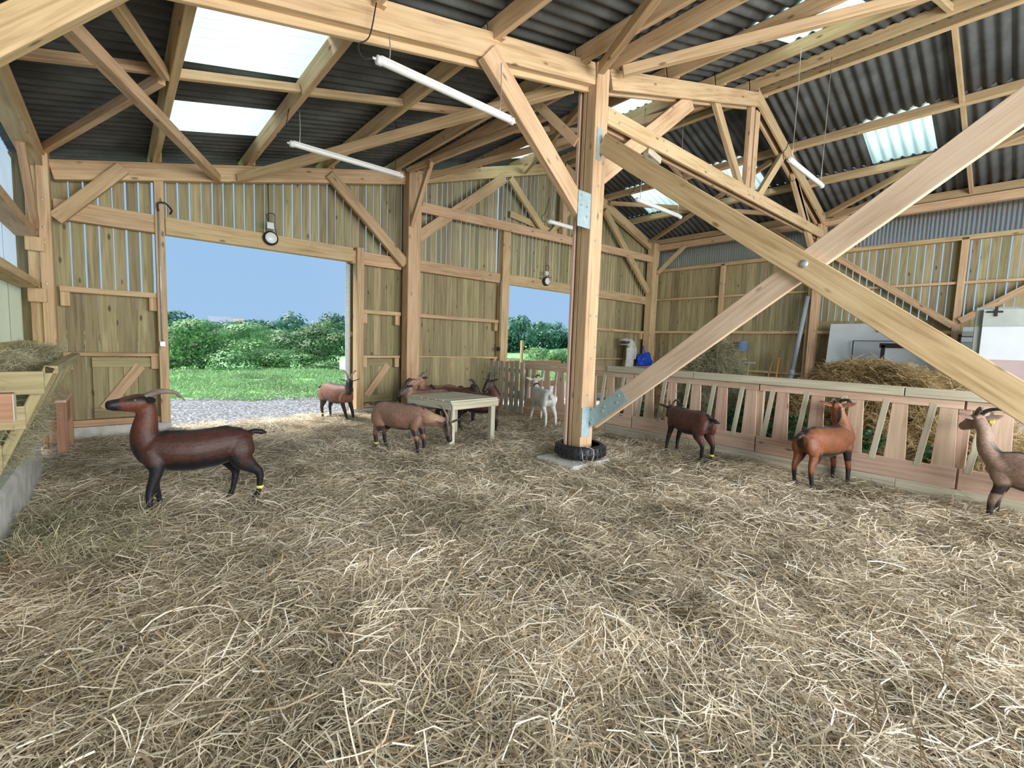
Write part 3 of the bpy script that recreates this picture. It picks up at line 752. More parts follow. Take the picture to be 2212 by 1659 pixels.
# ------------------------------------------------------------------ left wall
wl = struct('wall_left', (-.95, 4, 0))
def corr_wall(parent, name, x, y0, y1, z0, z1, m, pitch=0.076, amp=.012):
    n = int((y1 - y0) / pitch * 6); v = []; f = []
    for side in (0, 1):
        for i in range(n + 1):
            y = y0 + (y1 - y0) * i / n; xx = x + amp * math.cos(2 * math.pi * (y - y0) / pitch) + (0.003 if side else 0)
            v += [(xx, y, z0), (xx, y, z1)]
    o = 2 * (n + 1)
    for i in range(n):
        f.append([2 * i, 2 * i + 2, 2 * i + 3, 2 * i + 1]); f.append([o + 2 * i, o + 2 * i + 1, o + 2 * i + 3, o + 2 * i + 2])
    ob = link(name, rawmesh(name, v, f, True), None, m); place(ob, parent, Matrix.Identity(4)); return ob
for i in range(10):
    ya = -1.2 + i * 1.05
    corr_wall(wl, 'light_sheet', -1.02, ya, ya + 1.06, 2.16, 3.86, 'sidelight')
    corr_wall(wl, 'cladding_sheet', -1.00, ya, ya + 1.06, 0.36, 2.19, 'greensheet')
for z, h, w in ((2.80, .12, .20), (2.13, .09, .22), (1.35, .08, .16)):
    block('girt', wl, (-.98, -1.2, z), (-.98 + w, 4.0, z + h), 'beam'); block('girt', wl, (-.98, 4.2, z), (-.98 + w, 8.9, z + h), 'beam')
block('wall_plate', wl, (-.86, -1.2, 3.74), (-.68, 8.95, 3.94), 'beam')
for z in (2.62, 1.95): block('cleat', wl, (-.88, 8.78, z), (-.70, 8.86, z + .18), 'beam', axis=2)
beam('knee_brace', wl, (-.78, 8.85, 2.95), (-.78, 7.9, 3.76), .08, .13, 'beam')
beam('knee_brace', wl, (-.82, 4.25, 2.95), (-.82, 5.3, 3.76), .08, .13, 'beam')
# low concrete wall under the hay rack
cw = block('low_concrete_wall', None, (-1.05, 2.2, -.1), (-.66, 6.95, 0.40), 'concrete', ch=.03)
tag(cw, 'low pale concrete wall under the hay rack on the left', 'wall')

# ------------------------------------------------------------------ right wall
wr = struct('wall_right', (14.35, 4, 0))
def side_boards(y0, y1, pitch, gap, z0, z1, var=0.0, x=14.40):
    y = y0
    while y < y1 - .02:
        p = pitch * (1 + random.uniform(-var, var)); w = min(p, y1 - y) - gap * random.uniform(.6, 1.3)
        dx = random.choice((0, 0, .006, -.005)) if gap < .004 else 0
        if w > .03: block('board', wr, (x + dx - .012, y, z0), (x + dx + .012, y + w, z1 + random.uniform(0, .01)), 'board', axis=2, ch=.002)
        y += p
side_boards(4.2, 9.3, .175, .003, .22, 2.2, .2); side_boards(4.2, 6.0, .16, .008, 2.2, 4.3, .15); side_boards(6.0, 9.3, .16, .003, 2.2, 4.3, .2)
side_boards(-1.2, 4.2, .175, .002, .22, 2.5, .2); side_boards(-1.2, 4.2, .152, .021, 2.5, 4.3)
block('plinth', wr, (14.3, -1.2, -.1), (14.5, 9.3, .2), 'concrete')
for z, h, w in ((4.24, .10, .16), (3.28, .06, .12), (2.16, .08, .14), (1.02, .07, .12)):
    block('girt', wr, (14.38 - w, -1.1, z), (14.38, 4.0, z + h), 'beam'); block('girt', wr, (14.38 - w, 4.2, z), (14.38, 8.95, z + h), 'beam')
block('wall_plate', wr, (14.1, -1.1, 4.96), (14.26, 9.0, 5.14), 'beam')
for y in (1.25, 6.6): block('stud', wr, (14.22, y, .2), (14.36, y + .12, 4.3), 'beam', axis=2)
beam('brace', wr, (14.2, 3.9, 4.30), (14.2, 1.35, 2.35), .08, .14, 'beam'); beam('brace', wr, (14.2, -.9, 4.0), (14.2, 1.25, 2.45), .08, .14, 'beam')
beam('knee_brace', wr, (14.12, 8.85, 4.2), (14.12, 7.9, 5.0), .08, .12, 'beam'); beam('knee_brace', wr, (14.1, 4.25, 4.25), (14.1, 5.2, 5.0), .08, .12, 'beam')
beam('knee_brace', wr, (14.1, 3.9, 4.25), (14.1, 3.1, 5.0), .08, .12, 'beam')
for i in range(10):
    ya = -1.2 + i * 1.05
    corr_wall(wr, 'light_sheet', 14.42, ya, ya + 1.06, 4.28, 5.32, 'clearsheet', .076, .012)

# ------------------------------------------------------------------ feeding barrier
FX = 7.0
fb = thing('feeding_barrier', 'long wooden goat feeding barrier with slanted head gaps', 'fence', (FX, 3.4, 0))
segs = [(-1.6, .48), (.50, 2.60), (2.62, 4.72), (4.74, 7.62)]
for a, b in segs:
    block('top_rail', fb, (FX - .02, a, 1.06), (FX + .02, b, 1.15), 'pink', ch=.003)
    block('lower_rail', fb, (FX - .02, a, .17), (FX + .02, b, .40), 'pink', ch=.003)
for a, b in ((-1.6, 1.0), (1.01, 3.6), (3.61, 5.3)):
    block('kick_board', fb, (FX - .045, a, -.02), (FX - .015, b, .165), 'pale', ch=.003)
    block('cap_board', fb, (FX - .06, a, 1.155), (FX + .09, b, 1.26), 'pale', ch=.004)
block('cap_board', fb, (FX - .03, 5.31, 1.16), (FX + .03, 7.62, 1.25), 'pink', ch=.004)
block('kick_board', fb, (FX - .045, 5.31, -.02), (FX - .015, 7.62, .165), 'beam', ch=.003)
for y in (.49, 2.61, 4.73, 7.60): block('upright', fb, (FX + .02, y - .05, 0), (FX + .09, y + .05, 1.15), 'pink', axis=2)
y = -1.48
while y < 7.4:
    beam('slat', fb, (FX + .003, y, .36), (FX + .003, y, 1.10), .20, .024, 'pink', up=(1, 0, 0), taper=.70, ch=.002)
    beam('narrow_slat', fb, (FX - .012, y + .215, .36), (FX - .012, y + .125, 1.10), .062, .022, 'pale', up=(1, 0, 0), ch=.002)
    y += .42
gt = thing('picket_gate', 'pale wooden picket gate joining the feeding barrier to the back wall', 'gate', (6.95, 8.3, 0))
for i, yy in enumerate((7.68, 7.86, 8.03, 8.22, 8.40, 8.60, 8.78)):
    block('picket', gt, (6.94, yy - .065, .04), (6.965, yy + .065, 1.20 - .01 * (i % 2)), 'pale', axis=2, ch=.002)
for z in (.35, .95): block('rail', gt, (6.965, 7.62, z), (7.01, 8.86, z + .09), 'pale')
beam('brace', gt, (6.985, 7.68, .42), (6.985, 8.8, .98), .03, .09, 'pale')
st = block('fence_stake', None, (8.66, 9.62, -.05), (8.73, 9.69, 1.72), 'board', axis=2); tag(st, 'thin wooden stake standing outside the right doorway', 'stake')
orl = thing('outer_rail', 'weathered wooden rail fence outside the right doorway', 'fence', (9.5, 9.9, 0))
block('rail', orl, (7.9, 9.9, 1.02), (10.6, 9.94, 1.14), 'redwood'); block('rail', orl, (7.9, 9.9, .35), (10.6, 9.94, .52), 'redwood')
for x in (8.0, 8.5, 9.0, 9.5, 10.0, 10.5): block('slat', orl, (x, 9.94, 0), (x + .12, 9.965, 1.05), 'redwood', axis=2)

# ------------------------------------------------------------------ tyre, pad
def torus_pts(c, R, r, hz, a0=0, a1=2 * math.pi, n=40):
    return [(c[0] + R * math.cos(a0 + (a1 - a0) * i / n), c[1] + R * math.sin(a0 + (a1 - a0) * i / n), c[2]) for i in range(n + 1)]
ty = thing('tyre', 'black rubber tyre lying around the foot of the centre post', 'tyre', (4.80, 4.05, .10))
prof = [(.255, .005), (.30, 0), (.335, .03), (.345, .09), (.335, .15), (.30, .185), (.268, .18), (.262, .165), (.30, .155), (.318, .09), (.30, .03), (.262, .02)]
n = 56; v = []; f = []
for i in range(n):
    a = 2 * math.pi * i / n
    for r_, z_ in prof: v.append(((r_) * math.cos(a), r_ * math.sin(a), z_))
k = len(prof)
for i in range(n):
    for j in range(k):
        f.append([i * k + j, ((i + 1) % n) * k + j, ((i + 1) % n) * k + (j + 1) % k, i * k + (j + 1) % k])
link('carcass', rawmesh('carcass', v, f, True), ty, 'rubber')
for s0 in (0, 1):
    vv = []; ff = []
    for i in range(n):
        if i % 2: continue
        a = 2 * math.pi * (i + s0 * .5) / n; da = .035
        z0 = .035 if s0 else .10
        for aa in (a - da, a + da):
            for rr_, zz in ((.336, z0), (.352, z0), (.352, z0 + .05), (.336, z0 + .05)): vv.append((rr_ * math.cos(aa), rr_ * math.sin(aa), zz))
        o_ = len(vv) - 8
        ff += [[o_, o_ + 1, o_ + 5, o_ + 4], [o_ + 1, o_ + 2, o_ + 6, o_ + 5], [o_ + 2, o_ + 3, o_ + 7, o_ + 6], [o_, o_ + 3, o_ + 2, o_ + 1], [o_ + 4, o_ + 5, o_ + 6, o_ + 7]]
    tr_ = link('tread', rawmesh('tread', vv, ff), ty, 'rubber'); tr_['kind'] = 'stuff'
tube('twine', ty, crom([(4.55, 3.84, .285), (4.50, 3.76, .24), (4.49, 3.74, .16), (4.52, 3.73, .11)], 4), .004, 'chain', 6)
tube('twine', ty, crom([(4.62, 3.82, .29), (4.68, 3.73, .26), (4.66, 3.70, .17), (4.60, 3.69, .11)], 4), .004, 'pale', 6)
pad = block('concrete_pad', None, (4.30, 3.72, -.05), (5.05, 4.42, .085), 'concrete', ch=.02); tag(pad, 'pale concrete block under the tyre of the centre post', 'block')

# ------------------------------------------------------------------ table
tb = thing('wooden_table', 'small pale wooden table with slatted top between the goats', 'table', (4.05, 6.15, 0))
A = V((3.70, 5.62, 0)); u = V((.985, .09, 0)); w_ = V((-.20, .985, 0)); S = .98
for i in range(6):
    t0 = (i + .5) / 6
    p = A + w_ * (S * t0) ; beam('plank', tb, p + V((0, 0, .725)), p + u * S + V((0, 0, .725)), S / 6 - .008, .024, 'pale')
for a, b in ((A, A + u * S), (A + w_ * S, A + w_ * S + u * S)): beam('apron', tb, a + V((0, 0, .655)), b + V((0, 0, .655)), .026, .115, 'pale')
for a, b in ((A, A + w_ * S), (A + u * S, A + u * S + w_ * S)): beam('apron', tb, a + V((0, 0, .655)), b + V((0, 0, .655)), .026, .115, 'pale')
for a, b in ((.07, .07), (.93, .07), (.07, .93), (.93, .93)):
    p = A + u * (S * a) + w_ * (S * b); beam('leg', tb, p + V((0, 0, -.02)), p + V((0, 0, .71)), .085, .085, 'pale', up=(0, 1, 0))

# bench in the left corner
bn = thing('corner_bench', 'reddish wooden box bench in the left corner beyond the hay rack', 'bench', (-.6, 8.3, 0))
block('top', bn, (-.84, 7.75, .70), (-.50, 8.75, .735), 'pink')
block('side_panel', bn, (-.80, 7.85, .35), (-.56, 7.88, .70), 'redwood'); block('side_panel', bn, (-.54, 7.9, .40), (-.52, 8.6, .70), 'redwood')
for p in ((-.55, 7.82), (-.55, 8.66), (-.80, 7.82), (-.80, 8.66)): block('leg', bn, (p[0] - .05, p[1] - .03, -.02), (p[0] + .05, p[1] + .03, .70), 'redwood', axis=2)

# ------------------------------------------------------------------ hay rack on the left
hr = thing('hay_rack', 'wooden V-shaped hay rack against the left wall', 'rack', (-.7, 5.8, .4))
for y in (4.62, 5.9, 7.15):
    beam('frame', hr, (-.37, y, 1.33), (-.72, y, .46), .04, .06, 'board'); beam('frame', hr, (-.98, y + .04, 1.33), (-.76, y + .04, .50), .04, .06, 'board')
block('top_rail', hr, (-.40, 4.6, 1.28), (-.33, 7.18, 1.335), 'board'); block('top_rail', hr, (-.98, 4.6, 1.28), (-.92, 7.18, 1.33), 'board')
block('end_board', hr, (-.96, 4.55, 1.14), (-.40, 4.58, 1.30), 'board'); block('end_board', hr, (-.86, 4.55, .90), (-.50, 4.58, 1.06), 'board'); block('end_board', hr, (-.80, 4.55, .62), (-.62, 4.58, .8), 'board')
yy = 4.75
while yy < 7.1:
    beam('bar', hr, (-.375, yy, 1.29), (-.72, yy, .48), .03, .03, 'board'); yy += .13
ro = thing('rack_rail', 'sawn reddish rail end jutting in at the left edge of the picture', 'rail', (-.7, 3.3, 1.2))
block('timber', ro, (-1.0, 3.28, 1.135), (-.40, 3.36, 1.275), 'redwood'); block('end_grain', ro, (-.402, 3.282, 1.137), (-.397, 3.358, 1.273), 'pale')

hayc = clump_collection('hay_tuft', [strand_mesh('hay_tuft', 120, .14, (.10, .30), (.002, .0045), 'hay', 80 + i, .08, .5, .5) for i in range(5)])
goldc = clump_collection('golden_tuft', [strand_mesh('golden_tuft', 110, .18, (.12, .36), (.003, .006), 'goldhay', 90 + i, .08, .4, .45) for i in range(5)])
def mound_pts(n, c, rx, ry, h, flat=1.0, power=1.0):
    a = rng.uniform(0, 2 * np.pi, n); r = np.sqrt(rng.uniform(0, 1, n))
    x = c[0] + rx * r * np.cos(a); y = c[1] + ry * r * np.sin(a)
    z = c[2] + h * (1 - r ** (2.2 * power)) * (0.9 + .1 * np.sin(5 * a + 3 * r)) + rng.uniform(-.05, .03, n)
    return np.column_stack([x, y, z]), a, r
def mound(name, label, c, rx, ry, h, coll, n, base_m):
    t = thing(name, label, 'hay', c)
    # core
    vs = []; fs = []; K = 20; R_ = 8
    for j in range(R_ + 1):
        for k_ in range(K):
            a = 2 * math.pi * k_ / K; r = j / R_
            vs.append((rx * .96 * r * math.cos(a), ry * .96 * r * math.sin(a), (h * .93) * (1 - r ** 2.2) * (.9 + .1 * math.sin(5 * a + 3 * r)) - .03))
    for j in range(R_):
        for k_ in range(K):
            fs.append([j * K + k_, j * K + (k_ + 1) % K, (j + 1) * K + (k_ + 1) % K, (j + 1) * K + k_])
    link('core', rawmesh('core', vs, fs, True), t, base_m)['kind'] = 'stuff'
    p, a, r = mound_pts(n, (0, 0, 0), rx, ry, h)
    tilt = np.clip(r ** 1.5 * 1.1, 0, 1.1)
    rot = np.column_stack([-np.sin(a) * 0 + tilt * -np.sin(a) * 1.0, tilt * np.cos(a), rng.uniform(0, 6.28, n)])
    scatter('strands', coll, p, rot, rng.uniform(.7, 1.3, n), '', '', parent=t)
    return t
mound('hay_mound', 'golden straw mound behind the feeding barrier in front of the white panels', (9.3, 1.75, 0), 1.25, 1.9, 1.50, goldc, 900, 'g_bed')
mound('hay_mound', 'grey-green round hay heap behind the feeding barrier', (9.4, 4.42, 0), .68, .70, 1.80, hayc, 620, 'g_bed')
mound('hay_mound', 'low pale straw heap behind the barrier near the centre post', (8.3, 5.35, 0), .45, .5, .95, goldc, 160, 'g_bed')
mound('hay_mound', 'small grey-green hay pile spilled on the straw at the left', (-.22, 4.55, -.02), .38, .60, .05, hayc, 75, 'g_bed')
rh = thing('rack_hay', 'green hay heaped on top of the left hay rack', 'hay', (-.66, 5.9, .6))
p = np.column_stack([rng.uniform(-.90, -.44, 520), rng.uniform(4.62, 7.2, 520), np.zeros(520)])
tt = rng.uniform(0, 1, 520); wd = .05 + .80 * tt ** 1.3
p[:, 0] = -.66 + (p[:, 0] + .66) * wd; p[:, 2] = .58 + .76 * tt + .06 * np.sin(3 * p[:, 1])
p -= np.array([-.66, 5.9, .6])
scatter('strands', hayc, p, np.column_stack([rng.normal(0, .5, 520), rng.normal(0, .5, 520), rng.uniform(0, 6.28, 520)]), rng.uniform(.35, .75, 520), '', '', parent=rh)

# leafy branches behind the barrier
def leaf_cluster(name, n, R, s, m, seed):
    g = np.random.default_rng(seed); v = []; f = []
    for i in range(n):
        c = g.normal(0, 1, 3); c = c / np.linalg.norm(c) * R * g.uniform(.2, 1) ** .5; c[2] *= .75
        e = Euler((g.uniform(-1, 1), g.uniform(-1, 1), g.uniform(0, 6.3))).to_matrix(); k = s * g.uniform(.6, 1.3)
        pts = [(0, -.5, 0), (.30, -.15, .06), (.27, .2, .05), (0, .55, 0), (-.27, .2, .05), (-.30, -.15, .06)]
        o = len(v)
        for q in pts: v.append(tuple(e @ V(q) * k + V(c)))
        f += [[o, o + 1, o + 2, o + 3], [o, o + 3, o + 4, o + 5]]
    me = rawmesh(name, v, f)
    at = me.attributes.new('tone', 'FLOAT', 'FACE'); at.data.foreach_set('value', np.repeat(np.clip(g.normal(.5, .28, n), 0, 1), 2))
    me.materials.append(M[m]); return me
brm = [leaf_cluster('leaves', 150, .26, .09, 'leaf', 300 + i) for i in range(4)]
bl = ['leafy cut branches behind the barrier just right of the centre post', 'leafy branches behind the barrier by the dark brown goat head',
      'leafy branches behind the barrier between the two brown goats', 'leafy branches by the head of the orange goat', 'leafy branches behind the barrier at the right end',
      'leafy branches behind the barrier left of the golden mound', 'leafy sprig lying on the straw below the barrier', 'leafy sprig on the straw near the white goat', 'leafy branches under the feeding gap beside the orange goat']
bp_ = [(7.25, 4.75, .46, 1.1), (7.28, 3.9, .52, 1.1), (7.32, 3.0, .52, 1.25), (7.32, 2.15, .54, 1.3), (7.3, .6, .45, 1.1), (7.5, 2.6, .55, 1.3), (6.85, 2.72, .04, .45), (6.1, 6.75, .05, .55), (7.2, 1.35, .55, .9)]
for i, ((x, yq, z, s), lb) in enumerate(zip(bp_, bl)):
    t = thing('leafy_branch', lb, 'branch', (x, yq, z)); t.rotation_euler = (0, 0, i * 1.3)
    o = bpy.data.objects.new('leaves', brm[i % 4]); COL.objects.link(o); o.parent = t; o.scale = (s * .8, s * .95, s * (.9 if z > .1 else .25)); o['kind'] = 'stuff'
    pts = crom([(-.2 * s, -.1, -.05 * s), (0, 0, .05 * s), (.15 * s, .12 * s, .16 * s * (1 if z > .1 else .2))], 3)
    v, f = loft([V(q) for q in pts], [.008] * len(pts), [.008] * len(pts), 6); link('stem', rawmesh('stem', v, f, True), t, 'trunk')

# ------------------------------------------------------------------ lamps
def tube_lamp(label, x0, x1, y, z, hang):
    t = thing('tube_lamp', label, 'lamp', ((x0 + x1) / 2, y, z), 'waterproof tube lamps hanging from the roof')
    v, f = loft([(x0, y, z), (x0 + .01, y, z), (x1 - .01, y, z), (x1, y, z)], [.030, .036, .036, .030], [.024, .03, .03, .024], 16)
    o = link('diffuser', rawmesh('diffuser', v, f, True), None, 'diffuser'); place(o, t, Matrix.Identity(4))
    block('housing', t, (x0 + .02, y - .022, z + .018), (x1 - .02, y + .022, z + .042), 'lampgrey')
    for x, s in ((x0, -1), (x1, 1)):
        tube('end_cap', t, [(x - s * .03, y, z), (x + s * .012, y, z), (x + s * .02, y, z)], [.039, .039, .025], 'lampgrey', 16)
        tube('gland', t, [(x + s * .018, y, z), (x + s * .05, y, z)], .011, 'lampgrey', 8)
    for x, zz, mm in hang:
        tube('hanger', t, crom([(x, y, z + .03), (x + .01, y, z + (zz - z) * .5), (x, y, zz)], 3), .0055, mm, 6)
    tube('cable', t, crom([(x0 - .04, y, z), (x0 - .12, y + .03, z - .02), (x0 - .16, y + .03, z + .07), (x0 - .07, y + .02, z + .17), (x0 - .02, y, z + .45)], 5), .006, 'cable', 6)
    return t
tube_lamp('long tube lamp hanging nearest, under the large skylights', 1.76, 3.27, 3.92, 3.98, [(1.86, 4.22, 'chain'), (3.1, 4.5, 'chain')])
tube_lamp('tube lamp hanging in front of the top of the left doorway wall', 1.76, 3.30, 6.5, 4.06, [(1.86, 4.5, 'chain'), (3.2, 4.8, 'cable')])
tube_lamp('tube lamp partly behind the centre post over the right doorway', 6.44, 7.9, 6.5, 4.01, [(6.55, 5.7, 'chain'), (7.7, 6.0, 'chain')])
tube_lamp('tube lamp behind the crossing brace below the far skylights', 7.02, 8.5, 4.9, 4.22, [(7.12, 5.8, 'chain'), (8.4, 6.2, 'chain')])
tube_lamp('tube lamp on two long cords at the right under the truss end', 7.45, 8.95, 2.63, 4.40, [(7.55, 6.0, 'chain'), (8.88, 6.4, 'chain')])
def bulkhead(label, x, z):
    y = 9.06
    t = thing('round_lamp', label, 'lamp', (x, y, z), 'round outdoor lamps over the doorways')
    def disc(n, r0, r1, ya, yb, m, bev=.6):
        v, f = loft([(x, ya, z), (x, (ya + yb) / 2, z), (x, yb, z)], [r0, r0, r1], [r0, r0, r1], 28, up=(0, 0, 1)); o = link(n, rawmesh(n, v, f, True), None, m); place(o, t, Matrix.Identity(4))
    disc('rim', .125, .112, y + .02, y - .045, 'cable'); disc('glass', .095, .085, y - .04, y - .062, 'diffuser')
    block('junction_box', t, (x - .055, y - .02, z + .16), (x + .055, y + .04, z + .27), 'lampgrey')
    tube('cable', t, crom([(x - .03, y, z + .27), (x - .05, y, z + .40), (x + .06, y - .01, z + .42), (x + .07, y, z + .22), (x + .10, y, z + .10)], 5), .008, 'cable', 6)
    tube('cable', t, [(x - .02, y + .03, z + .3), (x - .02, y + .05, z + .95)], .007, 'cable', 6)
    return t
bulkhead('round black-rimmed lamp above the left doorway', 2.10, 3.32); bulkhead('round black-rimmed lamp above the right doorway', 8.98, 3.36)
sw = thing('light_switch', 'grey switch with metal conduit on the left door jamb', 'switch', (.52, 9.04, 1.4))
block('box', sw, (.50, 9.0, 1.38), (.57, 9.055, 1.46), 'steel'); tube('conduit', sw, [(.535, 9.03, 1.45), (.535, 9.03, 3.45)], .011, 'steel', 8)
tube('cable', sw, crom([(.535, 9.03, 3.45), (.53, 9.0, 3.56), (.62, 9.0, 3.58), (.70, 9.05, 3.50), (.68, 9.1, 3.45)], 4), .013, 'cable', 6)
s2 = thing('light_switch', 'small dark switch with conduit left of the right doorway', 'switch', (7.36, 9.1, 1.45))
block('box', s2, (7.33, 9.04, 1.42), (7.40, 9.10, 1.52), 'cable'); tube('conduit', s2, [(7.38, 9.06, 1.5), (7.38, 9.06, 3.2)], .010, 'pale', 8)

# ------------------------------------------------------------------ things by the right wall
pa = thing('insulation_slab', 'large white insulated panel leaning on the right wall', 'panel', (13.7, 2.4, 0))
beam('sheet', pa, (13.62, 2.80, 0), (13.95, 2.80, 2.40), 1.62, .06, 'panelwhite', up=(1, 0, 0), ch=.004)
beam('tape', pa, (13.88, 2.62, 2.2), (13.90, 2.56, 2.40), .05, .07, 'black', up=(1, 0, 0))
block('seam', pa, (13.70, 2.0, 1.97), (13.74, 3.05, 1.985), 'black'); block('seam', pa, (13.68, 3.04, .6), (13.73, 3.055, 1.98), 'black'); block('edge', pa, (13.72, 1.98, 1.95), (13.78, 2.02, 2.30), 'panelgreen')
pb = thing('insulation_slab', 'smaller white panel with a black profile edge in front of the large one', 'panel', (12.6, 1.6, 0))
block('sheet', pb, (12.6, .95, 0), (12.66, 2.25, 1.86), 'panelwhite', ch=.004)
block('top_profile', pb, (12.56, 1.35, 1.80), (12.70, 2.32, 1.90), 'black'); block('side_profile', pb, (12.56, 2.22, 0), (12.70, 2.29, 1.86), 'black'); block('side_profile', pb, (12.56, .92, 0), (12.70, .99, 1.55), 'black')
block('hinge', pb, (12.54, 2.14, 1.25), (12.60, 2.24, 1.5), 'black')
pcx = thing('white_cabinet', 'tall white cabinet panel with greenish side and black clips at the right edge', 'cabinet', (11.5, .0, 0))
block('body', pcx, (11.2, -1.3, .0), (11.9, .80, 2.50), 'panelgreen', ch=.01)
block('front', pcx, (11.14, -1.3, 0), (11.20, .70, 2.46), 'panelwhite', axis=2, ch=.004); block('lower_board', pcx, (11.12, -1.3, 0), (11.14, .62, 1.62), 'panelpink', axis=2)
block('upper_trim', pcx, (11.10, -1.3, 2.18), (11.14, .70, 2.46), 'panelgreen', axis=1)
for yq in (.55, .15): block('clip', pcx, (11.08, yq - .02, 2.34), (11.12, yq + .02, 2.50), 'black', axis=2)
block('clip', pcx, (11.08, .47, 2.40), (11.12, .66, 2.43), 'black')
wp = thing('insulation_slab', 'long white panel stack with dark seams against the right wall', 'panel', (13.9, .3, 0))
for i, z in enumerate((2.30, 2.20, 2.08)): block('sheet', wp, (13.75 - .04 * i, -.6, z - .1), (13.95, 1.15, z), 'panelwhite' if i != 1 else 'panelgreen')
block('stack', wp, (13.7, -.6, -.02), (13.95, 1.15, 1.98), 'panelgreen')
pp = thing('grey_pipe', 'long grey plastic pipe leaning in the corner by the right post', 'pipe', (13.2, 4.3, .0))
tube('pipe', pp, [(13.85, 4.39, 1.03), (13.95, 4.19, 3.14)], .055, 'pvc', 16); tube('collar', pp, [(13.85, 4.39, 1.03), (13.857, 4.376, 1.17)], .066, 'pvc', 16)
tube('pipe', pp, [(13.80, 4.486, .0), (13.85, 4.39, 1.03)], .055, 'pvc', 16)
def tool(label, p, q, m, r=.017, head=None):
    t = thing('garden_tool', label, 'tool', (p[0], p[1], 0)); tube('handle', t, [p, q], r, m, 8)
    if head: beam('head', t, V(q) + V(head) * .5, V(q) - V(head) * .5, .03, .05, 'steel')
    else: beam('grip', t, V(q) - V((0, .05, 0)), V(q) + V((0, .05, 0)), .03, .03, m)
tool('tool with orange handle standing at the right wall', (13.9, 4.82, .05), (14.1, 4.82, 1.46), 'orange', .026)
tool('brown handled fork leaning left of the orange tool', (13.8, 5.1, .05), (14.1, 4.95, 1.6), 'redwood', .026)
tool('rake with dark head upside down at the right wall', (13.8, 5.6, .05), (14.1, 5.6, 1.30), 'pale', .018, (0, .34, 0))
tool('second rake with wooden handle left of the dark rake', (13.8, 5.85, .05), (14.1, 5.75, 1.40), 'redwood', .018, (0, .12, 0))
tool('pale pole leaning in the hay heap', (8.9, 5.1, .05), (9.6, 5.3, 1.6), 'pale', .022)
bk = thing('blue_bucket', 'blue bucket hanging on the right wall above the hay heap', 'bucket', (14.12, 5.84, 1.67))
v, f = loft([(14.12, 5.84, 1.62), (14.12, 5.84, 1.63), (14.12, 5.84, 1.90), (14.12, 5.84, 1.92), (14.12, 5.84, 1.91), (14.12, 5.84, 1.65)], [.12, .13, .165, .175, .155, .115], [.12, .13, .165, .175, .155, .115], 20)
o = link('pail', rawmesh('pail', v, f, True), None, 'bluepail'); place(o, bk, Matrix.Identity(4))
tube('handle', bk, crom([(14.12, 5.67, 1.91), (14.16, 5.74, 2.04), (14.18, 5.84, 2.09), (14.16, 5.94, 2.04), (14.12, 6.01, 1.91)], 4), .006, 'chain', 6)
# worktop with bags at the back wall, hanging beekeeper-like overall
wk = thing('wall_shelf', 'plank shelf along the back wall right of the doorway', 'shelf', (12.2, 9.0, 1))
block('plank', wk, (12.7, 8.72, .98), (13.85, 9.1, 1.02), 'beam'); 
for x in (12.75, 13.7): block('bracket', wk, (x, 8.76, .70), (x + .06, 9.1, .98), 'beam', axis=1)
bg = thing('blue_bag', 'bright blue bag on the shelf beside the hanging white overall', 'bag', (13.3, 8.66, 1.02))
def blob(name, parent, c, r, m, amp=.12, sc=3.0, seed=0, flat=None, sub=3):
    import bmesh
    bm = bmesh.new(); bmesh.ops.create_icosphere(bm, subdivisions=sub, radius=1.0)
    for vt in bm.verts:
        d_ = mnoise.noise(vt.co * sc + V((seed * 7.1, seed, 3))) ; vt.co *= 1 + amp * d_ * 2
        vt.co = V((vt.co.x * r[0], vt.co.y * r[1], max(vt.co.z, -.6) * r[2]))
    me = bpy.data.meshes.new(name); bm.to_mesh(me); bm.free(); me.polygons.foreach_set('use_smooth', [True] * len(me.polygons))
    o = link(name, me, None, m); place(o, parent, Matrix.Translation(c)); return o
blob('sack', bg, (13.3, 8.66, 1.20), (.36, .22, .26), 'bluecloth', .2, 1.8, 2); tube('strap', bg, crom([(13.2, 8.64, 1.38), (13.17, 8.64, 1.62), (13.27, 8.69, 1.68), (13.33, 8.64, 1.38)], 4), .014, 'bluecloth', 6)
ov = thing('white_overall', 'white cotton overall with veiled hat hanging on the back wall', 'overall', (12.66, 8.75, 1.0))
v, f = loft([V(q) for q in [(12.81, 8.9, 1.94), (12.80, 8.85, 1.80), (12.72, 8.8, 1.55), (12.70, 8.8, 1.30), (12.66, 8.78, 1.10), (12.64, 8.8, .92)]], [.05, .14, .20, .18, .20, .19], [.03, .08, .10, .09, .10, .10], 18, up=(0, 1, 0))
v = [V(q) + V((.02 * math.sin(q[2] * 20 + q[0] * 30), 0, 0)) for q in v]
o = link('torso', rawmesh('torso', v, f, True), None, 'whitecloth'); place(o, ov, Matrix.Identity(4))
loftobj('sleeve', ov, [(12.91, 8.85, 1.82), (13.02, 8.82, 1.55), (12.98, 8.8, 1.25)], [.07, .06, .05], [.05, .05, .04], 'whitecloth', 10, (0, 1, 0))
loftobj('hat', ov, [(12.48, 8.86, 1.93), (12.48, 8.86, 1.86), (12.48, 8.86, 1.845)], [.05, .20, .21], [.05, .20, .21], 'whitecloth', 20, (0, 1, 0))
for i in range(3): loftobj('veil_band', ov, [(12.48, 8.86, 1.80 - i * .07), (12.48, 8.86, 1.78 - i * .07)], [.16, .16], [.16, .16], 'black' if i != 1 else 'whitecloth', 18, (0, 1, 0))
wbag = thing('white_bag', 'small white sack on the shelf right of the blue bag', 'bag', (13.5, 8.6, 1.02))
blob('sack', wbag, (13.72, 8.85, 1.12), (.28, .2, .13), 'whitecloth', .25, 2, 5); blob('bottle', wbag, (13.8, 8.9, 1.26), (.07, .07, .11), 'panelwhite', .05, 1, 3)

